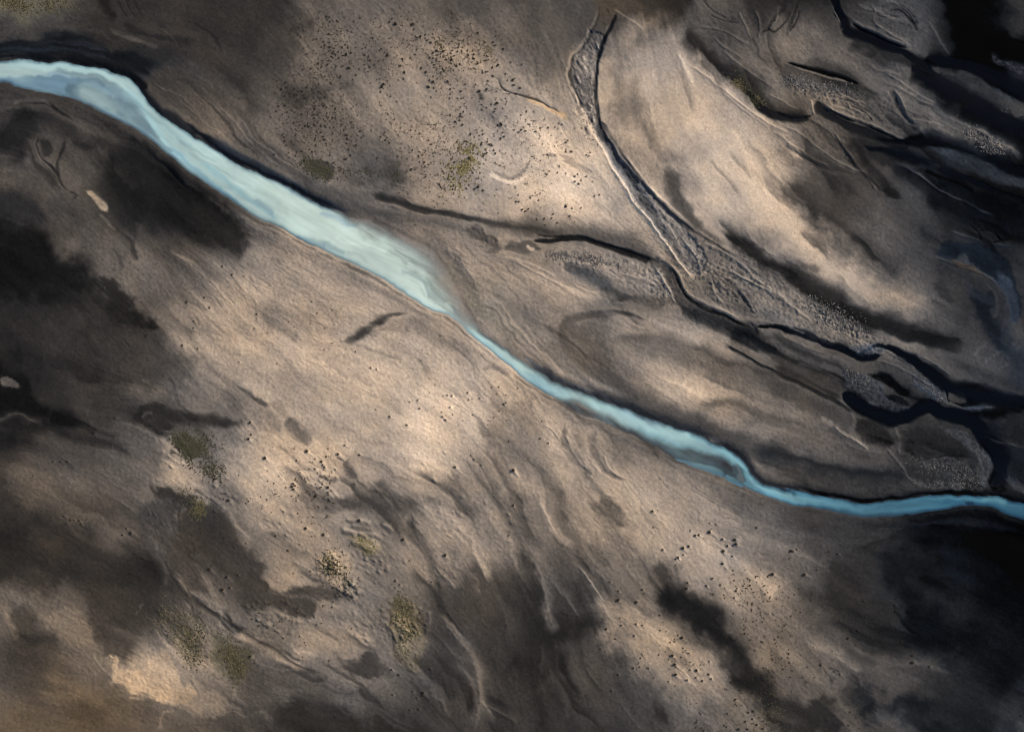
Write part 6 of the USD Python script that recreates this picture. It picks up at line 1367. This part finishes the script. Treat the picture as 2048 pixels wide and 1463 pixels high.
def leaf_cloud(seed, r, h, n, leaf, lean=0.0):
    """many small leaf faces through a low domed crown, on short branching stems"""
    q = np.random.default_rng(seed)
    v, f = [], []
    lobes = [(q.normal() * r * .35, q.normal() * r * .35, q.uniform(.55, 1.0)) for _ in range(5)]
    for i in range(n):
        lx, ly, k = lobes[i % 5]
        d = q.normal(size=3)
        d /= np.linalg.norm(d)
        d[2] = abs(d[2])
        s = q.uniform(.45, 1.0) ** .5
        c = np.array([lx + d[0] * r * .62 * k * s, ly + d[1] * r * .62 * k * s, .03 + d[2] * h * k * s + .1 * h])
        a = q.normal(size=3)
        a /= np.linalg.norm(a)
        b = np.cross(a, d + q.normal(size=3) * .5)
        b /= np.linalg.norm(b) + 1e-9
        ls = leaf * q.uniform(.6, 1.4)
        o = len(v)
        v += [c - a * ls, c + b * ls * .55, c + a * ls, c - b * ls * .55]
        f += [(o, o + 1, o + 2), (o, o + 2, o + 3)]
    for k in range(7):
        t = q.uniform(0, 2 * np.pi)
        e = np.array([math.cos(t) * r * .7, math.sin(t) * r * .7, h * q.uniform(.5, .95)])
        p = np.array([-math.sin(t), math.cos(t), 0]) * .02
        o = len(v)
        v += [np.array([0, 0, -.1]) + p, np.array([0, 0, -.1]) - p, e, np.array([0, 0, -.1]) + np.array([0, 0, .05])]
        f += [(o, o + 1, o + 2), (o + 1, o + 3, o + 2), (o + 3, o, o + 2)]
    return np.array(v), np.array(f)


def blade_clump(seed, r, h, n):
    """a tussock: arching blades from one foot"""
    q = np.random.default_rng(seed)
    v, f = [], []
    for _ in range(n):
        t = q.uniform(0, 2 * np.pi)
        o_ = np.array([q.normal() * r * .28, q.normal() * r * .28, -.05])
        out_ = np.array([math.cos(t), math.sin(t), 0])
        w = np.array([-math.sin(t), math.cos(t), 0]) * r * .10
        L = r * q.uniform(.5, 1.05)
        hh = h * q.uniform(.6, 1.1)
        mid, tip = o_ + out_ * L * .45 + [0, 0, hh], o_ + out_ * L + [0, 0, hh * .55]
        k = len(v)
        v += [o_ - w, o_ + w, mid + w * .9, mid - w * .9, tip]
        f += [(k, k + 1, k + 2), (k, k + 2, k + 3), (k + 3, k + 2, k + 4)]
    return np.array(v), np.array(f)


FORMS = {}


def prototype(name, part, geo, mat):
    FORMS["/" + name] = (part, geo, mat)
    p = stage.CreateClassPrim("/" + name)
    stage.OverridePrim("/" + name).SetTypeName("Xform")
    usdkit.mesh(stage, "/%s/%s" % (name, part), geo, mat, smooth=False)
    return "/" + name


SH_P = [prototype("shrub_form_%d" % k, "foliage", leaf_cloud(50 + k, .62, .55, 130, .13), SHRUB_MAT) for k in range(5)]
TU_P = [prototype("tussock_form_%d" % k, "blades", blade_clump(80 + k, .75, .5, 60), TUSS_MAT) for k in range(5)]


def stand(name, proto, px, py, size, turn, label, cat, group):
    x = UsdGeom.Xform.Define(stage, "/World/" + numbered(name))
    x.AddTranslateOp().Set(Gf.Vec3d(float(wx(px)), float(wy(py)), float(height_at(px, py)[0])))
    x.AddRotateZOp().Set(float(turn))
    x.AddScaleOp().Set(Gf.Vec3f(*[float(s) for s in size]))
    x.GetPrim().GetReferences().AddInternalReference(proto)
    x.GetPrim().SetInstanceable(True)
    tag(x.GetPrim(), label, cat, group)


SHRUB_ZONES = [
    ("just above the river bank", lambda x, y: y > 150 + (x - 520) * .55 and x < 700 and y > 190),
    ("in the grey part of the shrub field", lambda x, y: x < 690),
    ("by the ochre wash's gully forks", lambda x, y: x > 955 and 120 < y < 200),
    ("round the yellow moss patch", lambda x, y: 890 < x < 1000 and 270 < y < 400),
    ("close to the wide gravel channel", lambda x, y: x > 1105),
    ("on bright sand near the white streak", lambda x, y: x > 985),
    ("in the dense shrub field", lambda x, y: y < 210),
    ("in the speckled half of the field", lambda x, y: True)]
TUSS_ZONES = [
    ("on shade-painted sand in the lower right", lambda x, y: x > 1640),
    ("on grey sand right of the black swath", lambda x, y: x > 1400 and y < 1260),
    ("on ochre sand by the lower edge", lambda x, y: x > 1380 and y > 1390),
    ("on pale sand left of the long black swath", lambda x, y: x > 1180 and y > 1060),
    ("under the bank by the curved grooves", lambda x, y: x > 1010),
    ("on bright sand below the river narrows", lambda x, y: x > 700 and y < 960),
    ("beside the pale branching ridge", lambda x, y: x > 740 and y > 1090),
    ("among the ridged hummocks", lambda x, y: x > 560 and y > 1020),
    ("on yellowish sand below the oval stain", lambda x, y: x > 500 and y > 860),
    ("on smooth sand in the left half", lambda x, y: y < 735),
    ("on the pinkish flat at the left edge", lambda x, y: x < 300 and y < 1110),
    ("near the ragged pale patch", lambda x, y: y > 1093),
    ("beside the dark green moss patch", lambda x, y: True)]


def quarter(px, py, mx, my, many):
    return " at the %s %s" % ("upper" if py < my else "lower", "left" if px < mx else "right") if many else ""


def plant(kind, spots, zones, protos, what, cat, base):
    byz = {}
    for s in spots:
        for k, (where, test) in enumerate(zones):
            if test(s[0], s[1]):
                byz.setdefault(k, []).append(s)
                break
    q = np.random.default_rng(99 if kind == "shrub" else 98)
    for k, lst in sorted(byz.items()):
        where = zones[k][0]
        xs_, ys_ = [s[0] for s in lst], [s[1] for s in lst]
        names = {}
        if len(lst) > 2:
            for word, i in (("lowest", int(np.argmax(ys_))), ("uppermost", int(np.argmin(ys_))), ("rightmost", int(np.argmax(xs_))), ("leftmost", int(np.argmin(xs_)))):
                names[i] = word
        elif len(lst) == 2:
            i = int(np.argmin(xs_))
            names = {i: "left-hand", 1 - i: "right-hand"}
        mx, my = np.median(xs_), np.median(ys_)
        many = len(lst) > 14
        for i, (px, py, big) in enumerate(lst):
            s = base * (1.35 if big else .86) * q.uniform(.85, 1.15)
            size = (s * q.uniform(.85, 1.2), s * q.uniform(.85, 1.2), s)
            if i in names:
                label, group = "%s %s %s" % (names[i], what, where), None
            elif big:
                label, group = "larger %s%s %s" % (what, quarter(px, py, mx, my, many), where), "larger %ss%s %s" % (cat, quarter(px, py, mx, my, many), where)
            else:
                label, group = "small %s%s %s" % (what, quarter(px, py, mx, my, many), where), "small %ss%s %s" % (cat, quarter(px, py, mx, my, many), where)
            stand(kind, protos[int(q.integers(5))], px, py, size, q.uniform(0, 360), label, cat, group)


plant("shrub", SHRUBS, SHRUB_ZONES, SH_P, "dark shrub", "shrub", .76)
plant("tussock", TUSSOCKS, TUSS_ZONES, TU_P, "dark tussock", "tussock", .6)


# --- uncounted scatter: seedlings, moss, gravel (one object each)
def scatter(name, protos, pos, sizes, label, cat, seed):
    q = np.random.default_rng(seed)
    pi = UsdGeom.PointInstancer.Define(stage, "/World/" + numbered(name))
    rel = pi.CreatePrototypesRel()
    for k, p in enumerate(protos):
        part, geo, mat = FORMS[p]
        where = str(pi.GetPath()) + "/" + part + ("_%03d" % k if k else "")
        usdkit.mesh(stage, where, geo, mat, smooth=(part == "cushion"))
        rel.AddTarget(where)
    n = len(pos)
    z = height_at(pos[:, 0], pos[:, 1])
    P = np.stack([wx(pos[:, 0]), wy(pos[:, 1]), z], -1).astype(np.float32)
    a = q.uniform(0, np.pi, n)
    pi.CreatePositionsAttr(Vt.Vec3fArray.FromNumpy(P))
    pi.CreateProtoIndicesAttr(Vt.IntArray.FromNumpy(q.integers(0, len(protos), n).astype(np.int32)))
    pi.CreateOrientationsAttr(Vt.QuathArray([Gf.Quath(float(math.cos(t)), 0, 0, float(math.sin(t))) for t in a]))
    sc = np.repeat(np.asarray(sizes, float)[:, None], 3, 1) * np.stack([q.uniform(.8, 1.25, n), q.uniform(.8, 1.25, n), q.uniform(.7, 1.1, n)], -1)
    pi.CreateScalesAttr(Vt.Vec3fArray.FromNumpy(sc.astype(np.float32)))
    tag(pi.GetPrim(), label, cat, kind="stuff")


def spots(seed, n, dens):
    """n places drawn from a density function of the map"""
    q = np.random.default_rng(seed)
    got = []
    total = 0
    while total < n:
        p = np.stack([q.uniform(dens[1][0], dens[1][1], 6 * n), q.uniform(dens[1][2], dens[1][3], 6 * n)], -1)
        keep = p[q.uniform(size=len(p)) < dens[0](p[:, 0], p[:, 1])]
        got.append(keep)
        total += len(keep)
    return np.vstack(got)[:n]


def blobs(*b):
    return lambda x, y: np.clip(sum(a * np.exp(-(((x - cx_) * math.cos(t) + (y - cy_) * math.sin(t)) / rx) ** 2 - ((-(x - cx_) * math.sin(t) + (y - cy_) * math.cos(t)) / ry) ** 2) for cx_, cy_, rx, ry, t, a in b), 0, 1)


clump = (lambda x, y: ndi.map_coordinates(F2, [(y + M0) / STEP, (x + M0) / STEP], order=1, mode="nearest"))
north = blobs((800, 210, 190, 130, .4, .8), (900, 120, 90, 60, .7, .8), (640, 260, 120, 70, .8, .6), (940, 340, 90, 60, 0, .6), (1060, 260, 90, 60, .7, .6), (1090, 370, 120, 50, .2, .25), (680, 120, 90, 90, .6, .45))
pos = spots(31, 2600, (lambda x, y: north(x, y) * np.clip(.35 + .5 * clump(x, y), .03, 1), (500, 1260, 20, 450)))
scatter("shrub_seedlings", SH_P, pos, np.random.default_rng(1).uniform(.2, .5, len(pos)) , "countless tiny dark shrubs dotted between the larger ones north of the river", "shrubs", 1)
south = blobs((690, 1140, 70, 70, 0, .6), (620, 980, 80, 50, .3, .5), (1450, 1250, 160, 160, 0, .25), (1500, 1420, 80, 50, 0, .8), (900, 800, 140, 60, .3, .12), (440, 1010, 60, 60, 0, .3), (380, 880, 70, 40, .3, .4),
              (330, 740, 80, 30, .3, .15), (1470, 1170, 60, 60, .7, .35), (560, 1240, 60, 40, .4, .4), (1600, 1350, 120, 100, 0, .12), (620, 660, 100, 60, 0, .06))
pos = spots(32, 900, (lambda x, y: south(x, y) * np.clip(.4 + .5 * clump(x, y), .03, 1), (250, 1750, 600, 1463)))
scatter("tussock_seedlings", TU_P, pos, np.random.default_rng(2).uniform(.2, .48, len(pos)), "countless tiny dark tufts dotted over the sand south of the river", "tussocks", 2)


def cushion(seed, r, h):
    q = np.random.default_rng(seed)
    m = trimesh.creation.icosphere(2, 1.0)
    v = np.array(m.vertices)
    v *= (1 + .22 * (meshkit.fbm(v * 2.2 + seed * 7.3, 3, seed)[:, None] - .5) * 2)
    v *= [r, r, h]
    return v, np.array(m.faces)


for (name, mat) in (("yellow", MOSS_MAT), ("olive", MOSSP_MAT), ("dark", MOSSD_MAT)):
    for k in range(3):
        prototype("moss_%s_form_%d" % (name, k), "cushion", cushion(5 + k, .5, .2), mat)
MY, MO, MD = [["/moss_%s_form_%d" % (n, k) for k in range(3)] for n in ("yellow", "olive", "dark")]
q0 = np.random.default_rng(44)
MOSS = [
    (MY + MO, 520, blobs((942, 298, 20, 14, 0, 1), (950, 330, 22, 22, .5, .9), (945, 375, 30, 16, 0, .5), (930, 345, 26, 24, 0, .5)), (880, 1010, 270, 410), .8, "bright yellow-green moss patch among the shrubs north of the river"),
    (MO, 200, blobs((972, 95, 24, 12, .8, 1), (880, 90, 20, 10, .8, .8), (905, 120, 20, 12, .5, .4)), (840, 1010, 60, 150), .55, "thin olive moss between the topmost large shrubs"),
    (MD, 1100, blobs((372, 890, 26, 13, .5, 1), (400, 905, 26, 24, .7, 1), (428, 898, 14, 14, 0, .8), (415, 930, 30, 18, .5, .7), (360, 870, 30, 20, 0, .2)), (310, 500, 840, 980), .75, "large dark green moss patch in the left half with ragged edges"),
    (MD + MO, 420, blobs((385, 985, 22, 10, .2, .6), (405, 1010, 20, 14, .4, .8), (395, 1025, 12, 10, 0, .8)), (340, 460, 960, 1060), .65, "smaller brown-green moss patch just below the dark green one"),
    (MO + MD, 900, blobs((796, 1200, 9, 18, .2, .9), (808, 1225, 18, 26, .2, .9), (822, 1275, 22, 32, .3, .9), (815, 1310, 16, 16, 0, .8)), (770, 880, 1170, 1345), .62, "long olive moss hummock in lower mid plain, yellowish at its top"),
    (MY + MO, 260, blobs((728, 1082, 22, 7, .3, 1), (738, 1100, 18, 8, .3, .6)), (690, 790, 1060, 1130), .55, "small yellow moss knoll above the knobbly hummocks"),
    (MO + MD, 520, blobs((660, 1128, 24, 20, .4, .8), (705, 1170, 16, 24, -.4, .7)), (620, 750, 1090, 1215), .6, "brownish moss dotted over the knobbly hummocks in lower mid plain"),
    (MD + MO, 1200, blobs((470, 1320, 18, 40, -.2, 1), (440, 1290, 16, 26, 0, .6), (378, 1270, 26, 30, .4, .7), (330, 1240, 22, 30, .5, .5), (390, 1310, 20, 24, 0, .5)), (290, 520, 1190, 1400), .7, "broad mottled moss patch near the ragged pale sand, lower left"),
    (MO + MD, 360, blobs((60, 10, 60, 16, 0, .8), (90, 16, 24, 10, 0, 1)), (-60, 180, -20, 40), .7, "brownish moss along the top left corner"),
    (MD, 480, blobs((640, 345, 18, 14, .5, 1), (634, 338, 24, 10, .3, .6), (720, 345, 50, 10, .1, .3)), (590, 800, 310, 375), .7, "dark brush patch on the north bank above the river"),
    (MO, 160, blobs((1480, 170, 22, 8, .7, 1), (1510, 195, 14, 8, .7, .6)), (1440, 1550, 140, 225), .6, "olive moss beside the black wisp in the upper right"),
    (MO, 160, blobs((1500, 1425, 50, 30, 0, .6)), (1420, 1570, 1370, 1463), .5, "sparse olive moss on ochre sand at the bottom right of centre"),
]
for i, (protos, n, dens, box_, size, label) in enumerate(MOSS):
    n = int(n * 2.2)
    pos = spots(60 + i, n, (lambda x, y, d=dens: d(x, y) ** 1.3 * np.clip(.4 + .9 * clump(x, y) + .3 * q0.standard_normal(np.shape(x)), .03, 1), box_))
    q = np.random.default_rng(70 + i)
    scatter("moss_patch", protos, pos, size * .42 * q.uniform(.4, 1.9, len(pos)) ** 1.3, label, "moss", 80 + i)

# --- coarse gravel that glitters on the bars
usdkit.material(stage, LOOK + "gravel_stone", {
    "pos": ("geometry", {}),
    "n": ("noise_texture", {"scale": 1.7, "detail": 2.0}),
    "r": ("rgb_ramp", {"ramp": [(0.3, (0.02, 0.019, 0.019)), (0.5, (0.05, 0.047, 0.046)), (0.72, (0.12, 0.112, 0.105))]}),
    "p": ("principled_bsdf", {"roughness": 0.5, "specular_ior_level": 0.4})},
    [("pos.position", "n.vector"), ("n.fac", "r.fac"), ("r.color", "p.base_color")], surface="p.BSDF")


def stone(seed):
    q = np.random.default_rng(seed)
    m = trimesh.convex.convex_hull(q.normal(size=(14, 3)) * [.36, .28, .2])
    return np.array(m.vertices), np.array(m.faces)


for k in range(4):
    prototype("stone_form_%d" % k, "stone", stone(k), LOOK + "gravel_stone")
ST = ["/stone_form_%d" % k for k in range(4)]
GRAVEL = [
    (900, blobs((1610, 168, 40, 12, .2, 1), (1660, 178, 40, 10, .2, .7)), (1560, 1730, 145, 205), .42, "glittering gravel bar under the straight dark crease, upper right"),
    (900, blobs((1690, 645, 50, 14, .5, 1), (1640, 620, 40, 16, .6, .6)), (1580, 1760, 590, 690), .42, "glittering gravel on the bar right of centre above the black stream"),
    (700, blobs((1975, 290, 40, 9, .6, 1), (1960, 275, 30, 9, .6, .6)), (1880, 2080, 95, 310), .42, "glittering gravel on the bars of the top right corner"),
    (800, blobs((1150, 515, 60, 9, .15, 1), (1230, 535, 50, 9, .2, .7), (1320, 585, 24, 14, .7, .8)), (1090, 1350, 500, 610), .4, "pale pebbles on the bar under the thin bending stream"),
    (1000, blobs((1380, 540, 60, 40, .7, .5), (1450, 540, 60, 24, .6, .8), (1480, 610, 40, 12, .5, .6), (1350, 470, 30, 20, .8, .4)), (1300, 1560, 440, 650), .36, "loose pebbles over the gravel fan of the wide channel"),
    (600, blobs((1175, 200, 16, 60, -.2, 1), (1170, 130, 14, 30, 0, .8), (1300, 400, 20, 50, -.6, .6)), (1130, 1350, 90, 480), .36, "rough stones on the floor of the wide north channel"),
    (600, blobs((1900, 945, 50, 16, .2, 1), (1870, 968, 60, 6, 0, .8), (1850, 770, 40, 8, .6, .6), (1720, 760, 30, 14, .6, .6)), (1680, 1990, 740, 985), .36, "grey pebbles round the mussel-shaped dark bars"),
]
for i, (n, dens, box_, size, label) in enumerate(GRAVEL):
    pos = spots(160 + i, n, (lambda x, y, d=dens: d(x, y) * np.clip(.6 + .4 * clump(x, y), .05, 1), box_))
    i0 = np.clip(((pos[:, 1] + M0) / STEP).astype(int), 0, NY - 1)
    j0 = np.clip(((pos[:, 0] + M0) / STEP).astype(int), 0, NX - 1)
    q = np.random.default_rng(170 + i)
    scatter("gravel", ST, pos, size * q.uniform(.6, 1.5, len(pos)), label, "gravel", 180 + i)
